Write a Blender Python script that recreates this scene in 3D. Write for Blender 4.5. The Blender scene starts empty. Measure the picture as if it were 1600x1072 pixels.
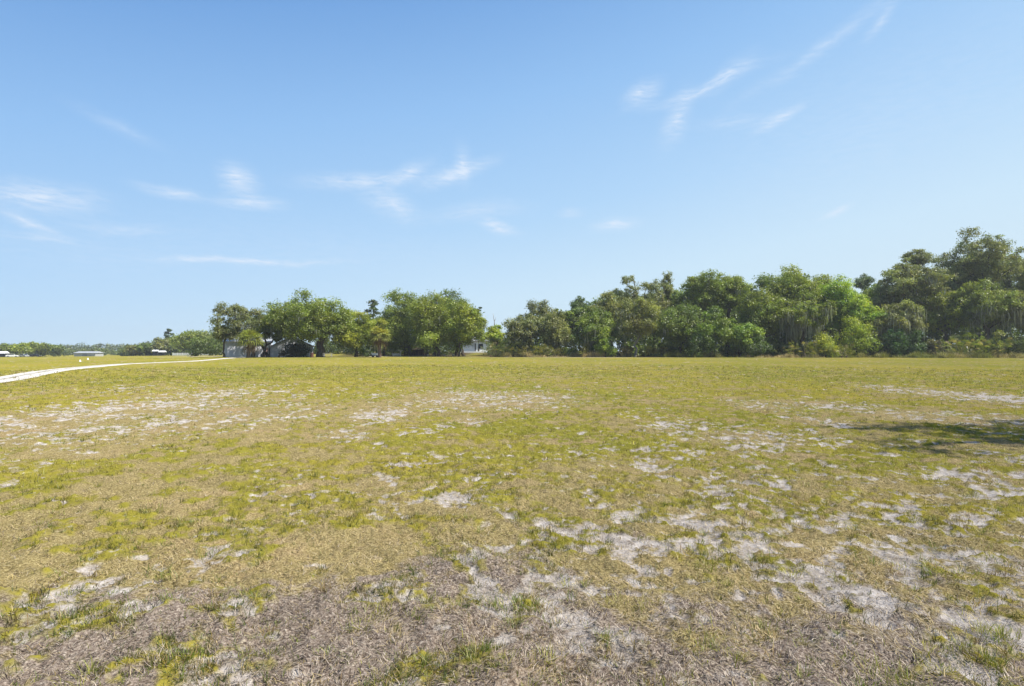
import bpy, math, random
import numpy as np
from math import radians, sin, cos, pi

S = bpy.context.scene
COL = S.collection
F = 889.0            # focal length in pixels of the 1600 px wide photograph
HY = 549.0           # horizon row
EYE = 1.6

# ------------------------------------------------------------------ camera
cam = bpy.data.cameras.new('camera')
cam.sensor_width = 36.0
cam.lens = F / 1600 * 36
cam.clip_start = 0.05
cam.clip_end = 12000
co = bpy.data.objects.new('camera', cam)
COL.objects.link(co)
co.location = (0, 0, EYE)
co.rotation_euler = (radians(90 + 0.838), 0, 0)
S.camera = co

# ------------------------------------------------------------------ light
SUN_EL, SUN_AZ = 57.0, 108.0      # azimuth clockwise from the view direction (+Y)
W = bpy.data.worlds.new('World')
S.world = W
W.use_nodes = True
wt = W.node_tree
for n in list(wt.nodes):
    wt.nodes.remove(n)
wo = wt.nodes.new('ShaderNodeOutputWorld')
bg = wt.nodes.new('ShaderNodeBackground')
sky = wt.nodes.new('ShaderNodeTexSky')
sky.sky_type = 'NISHITA'
sky.sun_disc = False
sky.sun_elevation = radians(SUN_EL)
sky.sun_rotation = radians(SUN_AZ)
sky.altitude = 0
sky.air_density = 1.0
sky.dust_density = 0.35
sky.ozone_density = 1.6
bg.inputs['Strength'].default_value = 0.13

sun = bpy.data.lights.new('sun', 'SUN')
sun.energy = 4.2
sun.angle = radians(0.53)
sun.color = (1.0, 0.955, 0.88)
so = bpy.data.objects.new('sun', sun)
COL.objects.link(so)
sd = np.array([sin(radians(SUN_AZ)) * cos(radians(SUN_EL)), cos(radians(SUN_AZ)) * cos(radians(SUN_EL)), sin(radians(SUN_EL))])
from mathutils import Vector
so.rotation_euler = Vector(sd).to_track_quat('Z', 'Y').to_euler()
so.location = (60, 40, 90)

S.view_settings.view_transform = 'Standard'
S.view_settings.look = 'None'
S.view_settings.gamma = 1
S.view_settings.exposure = 0.92
S.cycles.max_bounces = 5
S.cycles.diffuse_bounces = 3
S.cycles.glossy_bounces = 2
S.cycles.transmission_bounces = 3
S.cycles.transparent_max_bounces = 6


# ---- cirrus in the sky: soft streaks at fixed directions (azimuth, elevation)
def wn(t, **kw):
    n = wt.nodes.new(t)
    for k, v in kw.items():
        setattr(n, k, v)
    return n


def wl(a, b):
    wt.links.new(a, b)


def wmath(op, a, b=None, c=None):
    n = wn('ShaderNodeMath', operation=op)
    for i, v in enumerate((a, b, c)):
        if v is None:
            continue
        if isinstance(v, (int, float)):
            n.inputs[i].default_value = v
        else:
            wl(v, n.inputs[i])
    return n.outputs[0]


tc = wn('ShaderNodeTexCoord')
sp = wn('ShaderNodeSeparateXYZ')
wl(tc.outputs['Generated'], sp.inputs[0])
az = wmath('ARCTAN2', sp.outputs['X'], sp.outputs['Y'])
el = wmath('ARCSINE', sp.outputs['Z'])
cmb = wn('ShaderNodeCombineXYZ')
wl(az, cmb.inputs[0])
wl(el, cmb.inputs[1])
nz = wn('ShaderNodeTexNoise')
nz.inputs['Scale'].default_value = 9
nz.inputs['Detail'].default_value = 4
wl(cmb.outputs[0], nz.inputs['Vector'])
vs = wn('ShaderNodeVectorMath', operation='SUBTRACT')
wl(nz.outputs['Color'], vs.inputs[0])
vs.inputs[1].default_value = (0.5, 0.5, 0.5)
vm = wn('ShaderNodeVectorMath', operation='MULTIPLY_ADD')
wl(vs.outputs[0], vm.inputs[0])
vm.inputs[1].default_value = (0.05, 0.026, 0)
wl(cmb.outputs[0], vm.inputs[2])
warped = vm.outputs[0]


def azel(px, py):
    u = (px - 800) / F
    v = (HY - py) / F
    return math.atan(u), math.atan(v / math.sqrt(1 + u * u))


# (centre x, centre y, half length, half thickness, tilt in degrees with + rising to the right, strength)
WISPS = [(180, 193, 75, 13, -17, .16), (372, 280, 34, 22, -35, .42), (268, 297, 62, 10, -5, .34), (392, 316, 55, 11, 4, .34),
         (60, 310, 110, 30, 4, .40), (45, 352, 60, 11, -16, .32), (190, 355, 90, 12, 4, .18), (70, 374, 90, 8, 2, .16), (560, 279, 100, 13, 5, .30),
         (640, 268, 42, 14, 22, .30), (715, 268, 60, 12, 22, .42), (724, 254, 14, 28, 10, .26), (610, 318, 48, 20, -25, .32),
         (395, 407, 150, 6, 2, .34), (300, 405, 60, 6, 6, .2), (778, 355, 34, 8, -14, .42), (745, 330, 85, 14, 5, .18), (962, 348, 38, 9, 5, .38), (893, 331, 22, 7, 5, .22),
         (1003, 141, 30, 13, 30, .36), (1095, 134, 110, 9, 11, .26), (1145, 113, 50, 15, 24, .20), (1290, 70, 160, 12, 24, .16),
         (1380, 32, 36, 10, 45, .22), (1052, 183, 44, 20, 65, .30), (1220, 184, 38, 9, 22, .36), (1150, 188, 70, 10, -3, .12),
         (1308, 326, 26, 7, 20, .42), (1380, 190, 420, 150, 12, .07), (150, 400, 340, 60, 3, .07), (520, 390, 300, 50, -3, .06)]
# clear sky: pale at the horizon, deeper overhead, a little paler towards the sun
SKYSTOPS = [(0.0, (.66, .83, .95)), (.09, (.61, .815, .985)), (.22, (.45, .695, .98)), (.40, (.305, .555, .92)), (.60, (.145, .35, .74)), (1.0, (.07, .19, .48))]
acc = None
for (cx, cy, hl, ht, tl, st) in WISPS:
    a, e = azel(cx, cy)
    m = wn('ShaderNodeMapping', vector_type='TEXTURE')
    sc = math.cos(a) ** 2 / F
    m.inputs['Location'].default_value = (a, e, 0)
    m.inputs['Rotation'].default_value = (0, 0, radians(tl))
    m.inputs['Scale'].default_value = (hl * sc * 1.6, ht * sc * 1.75, 1)
    wl(warped, m.inputs['Vector'])
    g = wn('ShaderNodeTexGradient', gradient_type='QUADRATIC_SPHERE')
    wl(m.outputs[0], g.inputs[0])
    acc = wmath('MULTIPLY', g.outputs['Fac'], st * 1.6) if acc is None else wmath('MULTIPLY_ADD', g.outputs['Fac'], st * 2.05, acc)
mp = wn('ShaderNodeMapping')
mp.inputs['Rotation'].default_value = (0, 0, radians(-8))
mp.inputs['Scale'].default_value = (40, 190, 1)
wl(warped, mp.inputs['Vector'])
n2 = wn('ShaderNodeTexNoise')
n2.inputs['Scale'].default_value = 1.0
n2.inputs['Detail'].default_value = 6
n2.inputs['Roughness'].default_value = 0.62
wl(mp.outputs[0], n2.inputs['Vector'])
st_ = wn('ShaderNodeMapRange')
st_.inputs['From Min'].default_value = 0.3
st_.inputs['From Max'].default_value = 0.68
st_.inputs['To Min'].default_value = 0.22
st_.inputs['To Max'].default_value = 1.45
wl(n2.outputs['Fac'], st_.inputs['Value'])
cl = wmath('MULTIPLY', acc, st_.outputs[0])
cl = wmath('MINIMUM', cl, 0.85)
mx = wn('ShaderNodeMix', data_type='RGBA')
wl(cl, mx.inputs[0])
gam = wn('ShaderNodeGamma')
gam.inputs[1].default_value = 0.55
wl(sky.outputs[0], gam.inputs[0])
pos = wmath('MULTIPLY_ADD', el, 0.95, wmath('MULTIPLY', az, -0.16))
skr = wn('ShaderNodeValToRGB')
KS = 1 / (0.13 * 1.89)
EL = skr.color_ramp.elements
while len(EL) < 6:
    EL.new(.5)
for q, (p_, c_) in zip(EL, SKYSTOPS):
    q.position = p_
    q.color = [v for v in c_] + [1]
wl(pos, skr.inputs[0])
skm = wn('ShaderNodeVectorMath', operation='SCALE')
wl(skr.outputs[0], skm.inputs[0])
skm.inputs['Scale'].default_value = KS
tint = wn('ShaderNodeMix', data_type='RGBA')
tint.inputs[0].default_value = 0.93
wl(gam.outputs[0], tint.inputs[6])
wl(skm.outputs[0], tint.inputs[7])
wl(tint.outputs[2], mx.inputs[6])
mx.inputs[7].default_value = (3.1, 3.5, 4.05, 1)
wl(mx.outputs[2], bg.inputs['Color'])
wl(bg.outputs[0], wo.inputs['Surface'])


# ------------------------------------------------------------------ maths
def sst(a, b, x):
    t = np.clip((np.asarray(x, float) - a) / (b - a), 0, 1)
    return t * t * (3 - 2 * t)


def _hash(ix, iy, seed):
    h = (ix.astype(np.int64) * 374761393 + iy.astype(np.int64) * 668265263 + seed * 974634777) & 0xffffffff
    h = ((h ^ (h >> 13)) * 1274126177) & 0xffffffff
    h = h ^ (h >> 16)
    return (h & 0xffffff) / float(0xffffff)


def vnoise(x, y, seed=0):
    fx = np.floor(x)
    fy = np.floor(y)
    tx = x - fx
    ty = y - fy
    tx = tx * tx * tx * (tx * (tx * 6 - 15) + 10)
    ty = ty * ty * ty * (ty * (ty * 6 - 15) + 10)
    ix = fx.astype(np.int64)
    iy = fy.astype(np.int64)
    a = _hash(ix, iy, seed)
    b = _hash(ix + 1, iy, seed)
    c = _hash(ix, iy + 1, seed)
    d = _hash(ix + 1, iy + 1, seed)
    return (a + (b - a) * tx) * (1 - ty) + (c + (d - c) * tx) * ty


def fbm(x, y, sc, octv=4, seed=0, gain=.5):
    """value noise, 0..1, mean .5; sc = feature size in metres"""
    x = np.asarray(x, float)
    y = np.asarray(y, float)
    s = np.zeros_like(x)
    amp, tot, f = 1.0, 0.0, 1.0 / sc
    for o in range(octv):
        ca, sa = cos(o * 1.1 + .3), sin(o * 1.1 + .3)
        s += amp * vnoise((x * ca - y * sa) * f + 17.3 * o, (x * sa + y * ca) * f - 9.1 * o, seed + o * 7)
        tot += amp
        amp *= gain
        f *= 2.03
    return s / tot


def H(x, y):
    x = np.asarray(x, float)
    y = np.asarray(y, float)
    m = sst(-88, -62, x)
    h = 0.5 * sst(35, 108, y) * m + 0.75 * sst(112, 165, y) * m
    h = h - 1.1 * sst(-110, -230, x) * sst(110, 260, y) if False else h - 1.1 * sst(110, 230, -x) * sst(110, 260, y)
    r = np.hypot(x, y)
    h = h + 0.10 * (fbm(x, y, 9.0, 2, 5) - .5) * sst(2, 14, r) * (1 - sst(60, 100, r))
    return h


def Hs(x, y):
    return float(H(np.array([x]), np.array([y]))[0])


def at(px, d):
    """ground point seen at column px at depth d"""
    x = (px - 800) / F * d
    return x, d, Hs(x, d)


def gp(px, py):
    """ground point seen at pixel"""
    d = 30.0
    for _ in range(40):
        x = (px - 800) / F * d
        d = 0.5 * d + 0.5 * min(600, (EYE - Hs(x, d)) * F / max(py - HY, 1.0))
    return (px - 800) / F * d, d


def zat(py, d):
    return EYE + (HY - py) / F * d


# ------------------------------------------------------------------ object helpers
def mesh_np(name, verts, faces, col=None, uniform=None, smooth=False):
    """verts (n,3); faces: (m,k) array or list of such arrays"""
    me = bpy.data.meshes.new(name)
    if not isinstance(faces, (list, tuple)):
        faces = [faces]
    faces = [f for f in faces if len(f)]
    verts = np.asarray(verts, dtype=np.float32)
    me.vertices.add(len(verts))
    me.vertices.foreach_set('co', verts.ravel())
    idx = np.concatenate([f.ravel() for f in faces]).astype(np.int32)
    cnt = np.concatenate([np.full(len(f), f.shape[1], np.int32) for f in faces])
    st = np.concatenate([[0], np.cumsum(cnt)[:-1]]).astype(np.int32)
    me.loops.add(len(idx))
    me.loops.foreach_set('vertex_index', idx)
    me.polygons.add(len(cnt))
    me.polygons.foreach_set('loop_start', st)
    me.polygons.foreach_set('loop_total', cnt)
    if smooth:
        me.polygons.foreach_set('use_smooth', np.ones(len(cnt), bool))
    if col is not None:
        at_ = me.color_attributes.new('Col', 'FLOAT_COLOR', 'POINT')
        c4 = np.ones((len(verts), 4), np.float32)
        c4[:, :3] = col
        at_.data.foreach_set('color', c4.ravel())
    me.update(calc_edges=True)
    return me


def link(name, me, mat=None, parent=None, loc=None):
    o = bpy.data.objects.new(name, me)
    COL.objects.link(o)
    if mat is not None:
        me.materials.append(mat)
    if parent is not None:
        o.parent = parent
    if loc is not None:
        o.location = loc
    return o


def thing(name, label, cat, loc, rz=0, group=None):
    o = bpy.data.objects.new(name, None)
    COL.objects.link(o)
    o.empty_display_size = .2
    o.location = loc
    o.rotation_euler = (0, 0, rz)
    o['label'] = label
    o['category'] = cat
    if group:
        o['group'] = group
    return o


class MB:
    """collects boxes, tubes, prisms into one mesh"""
    def __init__(s):
        s.v = []
        s.f3 = []
        s.f4 = []
        s.fn = []
        s.n = 0

    def add(s, v, faces):
        v = np.asarray(v, float)
        for f in faces:
            s.fn.append([i + s.n for i in f])
        s.v.append(v)
        s.n += len(v)

    def box(s, x0, x1, y0, y1, z0, z1):
        v = [(x, y, z) for z in (z0, z1) for y in (y0, y1) for x in (x0, x1)]
        s.add(v, [(0, 2, 3, 1), (4, 5, 7, 6), (0, 1, 5, 4), (2, 6, 7, 3), (0, 4, 6, 2), (1, 3, 7, 5)])

    def tube(s, pts, rad, n=8, cap=True):
        pts = np.asarray(pts, float)
        rad = np.broadcast_to(np.asarray(rad, float), (len(pts),))
        t = np.gradient(pts, axis=0)
        t /= np.linalg.norm(t, axis=1)[:, None] + 1e-9
        ref = np.array([0.31, 0.17, 0.05]) + (np.array([1, 0, 0]) if abs(t[0][2]) > .7 else np.array([0, 0, 1]))
        a = np.cross(t, ref)
        a /= np.linalg.norm(a, axis=1)[:, None] + 1e-9
        b = np.cross(t, a)
        th = np.arange(n) * 2 * pi / n
        ring = (a[:, None] * np.cos(th)[None, :, None] + b[:, None] * np.sin(th)[None, :, None]) * rad[:, None, None] + pts[:, None]
        v = ring.reshape(-1, 3)
        fs = []
        for i in range(len(pts) - 1):
            for j in range(n):
                k = (j + 1) % n
                fs.append((i * n + j, i * n + k, (i + 1) * n + k, (i + 1) * n + j))
        if cap:
            fs.append(tuple(range(n))[::-1])
            fs.append(tuple(range((len(pts) - 1) * n, len(pts) * n)))
        s.add(v, fs)

    def lathe(s, prof, n=14, c=(0, 0, 0)):
        v, fs = [], []
        for r, z in prof:
            for j in range(n):
                t = j * 2 * pi / n
                v.append((c[0] + r * cos(t), c[1] + r * sin(t), c[2] + z))
        m = len(prof)
        for i in range(m - 1):
            for j in range(n):
                k = (j + 1) % n
                fs.append((i * n + j, i * n + k, (i + 1) * n + k, (i + 1) * n + j))
        fs.append(tuple(range(n))[::-1])
        fs.append(tuple(range((m - 1) * n, m * n)))
        s.add(v, fs)

    def prism(s, poly, y0, y1):
        """poly in the x-z plane, extruded along y"""
        n = len(poly)
        v = [(x, y0, z) for x, z in poly] + [(x, y1, z) for x, z in poly]
        fs = [tuple(range(n)), tuple(range(2 * n - 1, n - 1, -1))]
        for i in range(n):
            k = (i + 1) % n
            fs.append((i, i + n, k + n, k))
        s.add(v, fs)

    def mesh(s, name, smooth=False):
        me = bpy.data.meshes.new(name)
        me.from_pydata(np.concatenate(s.v).tolist(), [], s.fn)
        if smooth:
            for p in me.polygons:
                p.use_smooth = True
        return me

    def build(s, name, mat, parent=None, smooth=False, loc=None):
        return link(name, s.mesh(name, smooth), mat, parent, loc)


# ------------------------------------------------------------------ materials
def newmat(name):
    m = bpy.data.materials.new(name)
    m.use_nodes = True
    nt = m.node_tree
    for n in list(nt.nodes):
        nt.nodes.remove(n)
    out = nt.nodes.new('ShaderNodeOutputMaterial')
    return m, nt, out


def plain(name, c, rough=.7, var=.12, scale=6, metal=0, spec=.3, stretch=(1, 1, 1), bump=0.0):
    m, nt, out = newmat(name)
    p = nt.nodes.new('ShaderNodeBsdfPrincipled')
    p.inputs['Roughness'].default_value = rough
    p.inputs['Metallic'].default_value = metal
    p.inputs['Specular IOR Level'].default_value = spec
    tcn = nt.nodes.new('ShaderNodeTexCoord')
    mpn = nt.nodes.new('ShaderNodeMapping')
    mpn.inputs['Scale'].default_value = stretch
    nt.links.new(tcn.outputs['Object'], mpn.inputs[0])
    no = nt.nodes.new('ShaderNodeTexNoise')
    no.inputs['Scale'].default_value = scale
    no.inputs['Detail'].default_value = 5
    nt.links.new(mpn.outputs[0], no.inputs['Vector'])
    r = nt.nodes.new('ShaderNodeValToRGB')
    r.color_ramp.elements[0].position = .3
    r.color_ramp.elements[1].position = .7
    r.color_ramp.elements[0].color = [v * (1 - var) for v in c] + [1]
    r.color_ramp.elements[1].color = [min(1, v * (1 + var)) for v in c] + [1]
    nt.links.new(no.outputs['Fac'], r.inputs[0])
    nt.links.new(r.outputs[0], p.inputs['Base Color'])
    if bump:
        b = nt.nodes.new('ShaderNodeBump')
        b.inputs['Strength'].default_value = bump
        nt.links.new(no.outputs['Fac'], b.inputs['Height'])
        nt.links.new(b.outputs[0], p.inputs['Normal'])
    nt.links.new(p.outputs[0], out.inputs[0])
    return m


def leafmat(name, trans=.35, rough=.6, gloss=.04):
    m, nt, out = newmat(name)
    a = nt.nodes.new('ShaderNodeAttribute')
    a.attribute_name = 'Col'
    d = nt.nodes.new('ShaderNodeBsdfDiffuse')
    t = nt.nodes.new('ShaderNodeBsdfTranslucent')
    g = nt.nodes.new('ShaderNodeBsdfGlossy')
    g.inputs['Roughness'].default_value = .45
    g.inputs['Color'].default_value = (1, 1, 1, 1)
    mul = nt.nodes.new('ShaderNodeMix')
    mul.data_type = 'RGBA'
    mul.blend_type = 'MULTIPLY'
    mul.inputs[0].default_value = 1
    mul.inputs[7].default_value = (1.15, 1.25, .6, 1)
    nt.links.new(a.outputs['Color'], mul.inputs[6])
    nt.links.new(a.outputs['Color'], d.inputs[0])
    nt.links.new(mul.outputs[2], t.inputs[0])
    x = nt.nodes.new('ShaderNodeMixShader')
    x.inputs[0].default_value = trans
    nt.links.new(d.outputs[0], x.inputs[1])
    nt.links.new(t.outputs[0], x.inputs[2])
    y = nt.nodes.new('ShaderNodeMixShader')
    y.inputs[0].default_value = gloss
    nt.links.new(x.outputs[0], y.inputs[1])
    nt.links.new(g.outputs[0], y.inputs[2])
    nt.links.new(y.outputs[0], out.inputs[0])
    return m


M_LEAF = leafmat('foliage', .42, gloss=.03)
M_BLADE = leafmat('grass_blades', .30, gloss=.02)
M_BARK = plain('bark', (.085, .068, .052), .95, .45, 3, stretch=(1, 1, .3), spec=.1)
M_BARKP = plain('pale_bark', (.26, .24, .20), .95, .35, 3, stretch=(1, 1, .3), spec=.1)
M_PALMT = plain('palm_trunk', (.17, .12, .095), .95, .4, 5, stretch=(1, 1, 3), spec=.1)


# ------------------------------------------------------------------ ground cover fields
def boxes_to_blobs(L):
    out = []
    for (x0, x1, y0, y1, w) in L:
        xc, dc = gp((x0 + x1) / 2, (y0 + y1) / 2)
        _, d0 = gp((x0 + x1) / 2, y1)
        _, d1 = gp((x0 + x1) / 2, y0)
        out.append((xc, (d0 + d1) / 2, (x1 - x0) / 2 * dc / F, (d1 - d0) / 2, w))
    return out


SAND = boxes_to_blobs([
    (-60, 120, 618, 705, .50), (100, 265, 622, 660, .50), (30, 180, 640, 672, .25), (150, 250, 652, 685, .35), (-40, 60, 665, 712, .3), (80, 200, 688, 706, .25),
    (265, 360, 622, 645, .28), (330, 380, 652, 668, .40), (400, 470, 640, 665, .25), (200, 380, 600, 612, .15),
    (570, 620, 640, 652, .75), (525, 570, 672, 684, .42), (480, 560, 658, 690, .05),
    (680, 770, 616, 632, .50), (770, 860, 616, 630, .42), (720, 750, 655, 662, .55), (620, 700, 600, 640, .12),
    (1120, 1240, 678, 698, .58), (1030, 1100, 660, 680, .35), (1262, 1306, 654, 664, .62), (1165, 1215, 628, 640, .35), (1270, 1350, 630, 640, .4),
    (1400, 1450, 645, 656, .45), (1540, 1640, 610, 640, .52), (1500, 1600, 648, 662, .45), (1480, 1600, 705, 720, .30),
    (1500, 1600, 735, 765, .62), (1400, 1450, 752, 780, .55), (1450, 1530, 765, 780, .4), (1000, 1035, 718, 740, .55), (925, 965, 722, 732, .45),
    (1095, 1180, 738, 765, .45), (1050, 1090, 700, 730, .2), (690, 730, 772, 792, .55), (600, 650, 775, 800, .25), (565, 610, 748, 766, .25), (425, 465, 755, 768, .2),
    (1060, 1110, 802, 828, .62), (980, 1060, 838, 862, .50), (1120, 1215, 835, 880, .62), (1270, 1360, 810, 835, .50), (1300, 1470, 806, 840, .5),
    (1250, 1310, 845, 868, .55), (1360, 1480, 832, 890, .62), (1480, 1600, 800, 830, .30), (960, 1030, 870, 900, .45), (1160, 1300, 880, 915, .38),
    (1300, 1420, 880, 960, .50), (1000, 1600, 800, 960, .25), (600, 1050, 860, 1030, .08), (0, 280, 620, 700, .25), (950, 1600, 690, 800, .12), (700, 1000, 870, 1000, .10), (1330, 1440, 920, 990, .48), (1470, 1600, 945, 1000, .48), (1560, 1640, 900, 950, .4),
    (180, 320, 868, 915, .18), (100, 200, 905, 930, .14), (470, 500, 905, 925, .10),
    (740, 820, 875, 925, .32), (700, 790, 955, 985, .50), (780, 810, 905, 930, .45), (880, 930, 890, 930, .35), (880, 980, 940, 1010, .36),
    (820, 870, 955, 985, .34), (500, 580, 960, 1030, .15), (1080, 1180, 700, 720, .2)])
THATCH = boxes_to_blobs([
    (-200, 700, 930, 1200, .78), (430, 760, 850, 960, .62), (600, 1000, 870, 1300, .75), (900, 1500, 960, 1400, .85), (1100, 1500, 880, 980, .4),
    (730, 900, 800, 850, .40), (540, 720, 800, 850, .22), (-50, 90, 800, 860, .55), (-50, 250, 890, 930, .4), (540, 620, 820, 850, .3), (380, 500, 860, 900, .35),
    (950, 1010, 820, 860, .45), (1200, 1400, 850, 930, .25), (1400, 1650, 820, 920, .30), (1370, 1470, 880, 910, .55)])
GREEN = boxes_to_blobs([
    (-60, 80, 725, 765, .40), (0, 200, 590, 610, .3), (240, 420, 690, 720, .25), (380, 500, 780, 850, .3), (30, 90, 905, 955, .55), (120, 190, 945, 975, .5), (140, 330, 800, 850, .2),
    (500, 800, 810, 830, .22), (630, 700, 828, 850, .4), (760, 1080, 655, 720, .25), (900, 1080, 670, 700, .3), (840, 950, 815, 870, .5), (1040, 1200, 840, 900, .45),
    (1060, 1160, 880, 930, .4), (1480, 1600, 830, 990, .35), (1490, 1560, 880, 960, .45), (1290, 1320, 888, 906, .6), (745, 820, 932, 962, .65), (650, 700, 940, 965, .4), (880, 1000, 860, 890, .2),
    (700, 800, 1000, 1060, .5), (560, 640, 1020, 1060, .4), (590, 630, 1040, 1060, .4), (250, 310, 1025, 1072, .6), (1085, 1120, 985, 1025, .5), (940, 1010, 925, 955, .5), (1155, 1190, 980, 1010, .6),
    (1320, 1450, 1030, 1080, .5), (1490, 1600, 990, 1040, .45), (1400, 1600, 715, 750, .3), (1250, 1400, 690, 740, .3), (1480, 1560, 1000, 1050, .45), (900, 990, 990, 1050, .25), (280, 420, 905, 920, .2),
    (1300, 1500, 790, 812, .35), (1330, 1640, 590, 625, .3), (300, 700, 575, 600, .2), (240, 290, 890, 915, .45), (400, 470, 845, 885, .3), (640, 960, 700, 760, .12), (980, 1300, 700, 800, .15)])


def blobs(B, x, y, gx=1.3):
    s = np.zeros_like(x)
    for (cx, cy, rx, ry, w) in B:
        rx = rx * gx
        ry = ry * gx
        m = (np.abs(x - cx) < rx * 1.6) & (np.abs(y - cy) < ry * 1.6)
        if m.any():
            q = ((x[m] - cx) / rx) ** 2 + ((y[m] - cy) / ry) ** 2
            s[m] = np.maximum(s[m], w * np.clip(1 - q * .45, 0, 1) ** 1.5) + 0
    return s


def masks(x, y):
    x = np.asarray(x, float)
    y = np.asarray(y, float)
    r = np.hypot(x, y)
    far = sst(12, 45, r)
    n1 = fbm(x, y, 1.3, 4, 11)
    n2 = fbm(x, y, .33, 4, 23, .6)
    n3 = fbm(x, y, 4.5, 3, 31)
    n4 = fbm(x, y, .11, 3, 41, .6)
    sc = blobs(SAND, x, y, 1.8)
    out = (r < 60) & ((y < 2.4) | (np.abs(x) > y * .95))        # outside the view: generic patches
    sc = np.where(out, .35 * sst(.5, .7, n3), sc)
    n5 = fbm(x, y, .17, 3, 47, .65)
    sand = sc + (n2 - .5) * 1.7 + (n1 - .5) * .7 + (n5 - .5) * 1.9 * (1 - far * .5) + (n4 - .5) * 1.3 * (1 - far) - .30
    sand = sst(-.22, .52, sand) * sst(.0, .15, sc + .10 * sst(.55, .7, n1) + .12 * sst(.66, .76, n2))
    th = blobs(THATCH, x, y)
    th = np.maximum(th, .8 * (1 - sst(3.4, 5.2, r)))
    thatch = sst(.22, .80, th + (n1 - .5) * 1.1 + (n2 - .5) * .9 + (n4 - .5) * .4)
    gb = blobs(GREEN, x, y)
    gbase = .28 + .16 * sst(4.5, 9, r) + .22 * sst(15, 32, r) + .15 * sst(30, 60, r)
    green = gbase + .13 + gb * .62 + (n1 - .5) * 1.5 + (n2 - .5) * 2.3 + (n3 - .5) * .6 + (n5 - .5) * 1.3 - th * .25
    green = sst(.16, .86, green) * (1 - .75 * sand)
    # worn sandy margins beside the drive and at the wood's edge
    edge = sst(.40, .62, fbm(x, y, 14, 3, 55)) * sst(98, 105, y) * sst(-20, 20, x) * (1 - sst(112, 118, y))
    sand = sand * (.62 + .38 * sst(.30, .60, fbm(x, y, .05, 2, 61))) if True else sand
    return sand, green, thatch, np.clip(edge, 0, 1), n1, n3


# ---- the ground: one sheet, finest near the camera, out to the horizon
th_ = np.concatenate([np.linspace(-pi, radians(-56), 60, endpoint=False), np.linspace(radians(-56), radians(56), 1050, endpoint=False),
                      np.linspace(radians(56), pi, 60, endpoint=False)])
rr = [0.25]
while rr[-1] < 9000:
    r = rr[-1]
    k = .03 if r < 1.9 else (.0042 if r < 20 else (.011 if r < 260 else .09))
    rr.append(r * (1 + k))
rr = np.array(rr)
nt_, nr_ = len(th_), len(rr)
GX = (rr[:, None] * np.sin(th_)[None, :]).ravel()
GY = (rr[:, None] * np.cos(th_)[None, :]).ravel()
near = (np.hypot(GX, GY) < 260)
GZ = H(GX, GY)
mask = [np.zeros_like(GX) for _ in range(6)]
res = masks(GX[near], GY[near])
for i in range(6):
    mask[i][near] = res[i]
for i, v in ((1, .8), (4, .5), (5, .5)):
    mask[i][~near] = v
sand_, green_, thatch_, edge_, n1_, n3_ = mask
RR = np.hypot(GX, GY)
nb = RR < 45
bump = np.zeros_like(GX)
bx, by = GX[nb], GY[nb]
rough = (fbm(bx, by, .09, 3, 71, .6) - .5) * .060 + (fbm(bx, by, .028, 2, 77, .6) - .5) * .016 * (1 - sst(6, 12, RR[nb]))
big = (fbm(bx, by, .45, 3, 73) - .5) * .10
bump[nb] = rough * (1 - .55 * sand_[nb]) + big * (1 - .3 * sand_[nb]) - sand_[nb] * .018 + green_[nb] * .012
bump *= (1 - sst(25, 44, RR))
GZ = GZ + bump
GZ = np.append(GZ, Hs(0, 0))
GX2 = np.append(GX, 0.0)
GY2 = np.append(GY, 0.0)
ii = np.arange(nr_ - 1)[:, None] * nt_
jj = np.arange(nt_)[None, :]
jk = (jj + 1) % nt_
fq = np.stack([ii + jj, ii + nt_ + jj, ii + nt_ + jk, ii + jk], -1).reshape(-1, 4)[:, ::-1]
c_ = nr_ * nt_
ft = np.stack([np.full(nt_, c_), np.arange(nt_), (np.arange(nt_) + 1) % nt_], -1)[:, ::-1]
covr = np.stack([sand_, green_, thatch_], -1)
covr = np.vstack([covr, [[0, .3, .6]]])
gme = mesh_np('ground', np.stack([GX2, GY2, GZ], -1), [fq, ft], col=covr, smooth=True)
# second attribute: edge, broad tone
a2 = gme.color_attributes.new('Tone', 'FLOAT_COLOR', 'POINT')
t4 = np.ones((len(GX2), 4), np.float32)
t4[:-1, 0] = edge_
t4[:-1, 1] = n1_
t4[:-1, 2] = n3_
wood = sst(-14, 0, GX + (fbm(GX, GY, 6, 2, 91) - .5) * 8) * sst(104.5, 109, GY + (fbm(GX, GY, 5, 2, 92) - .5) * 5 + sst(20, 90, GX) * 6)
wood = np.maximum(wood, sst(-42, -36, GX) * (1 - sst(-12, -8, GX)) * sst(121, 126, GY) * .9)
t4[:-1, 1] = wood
a2.data.foreach_set('color', t4.ravel())


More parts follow.
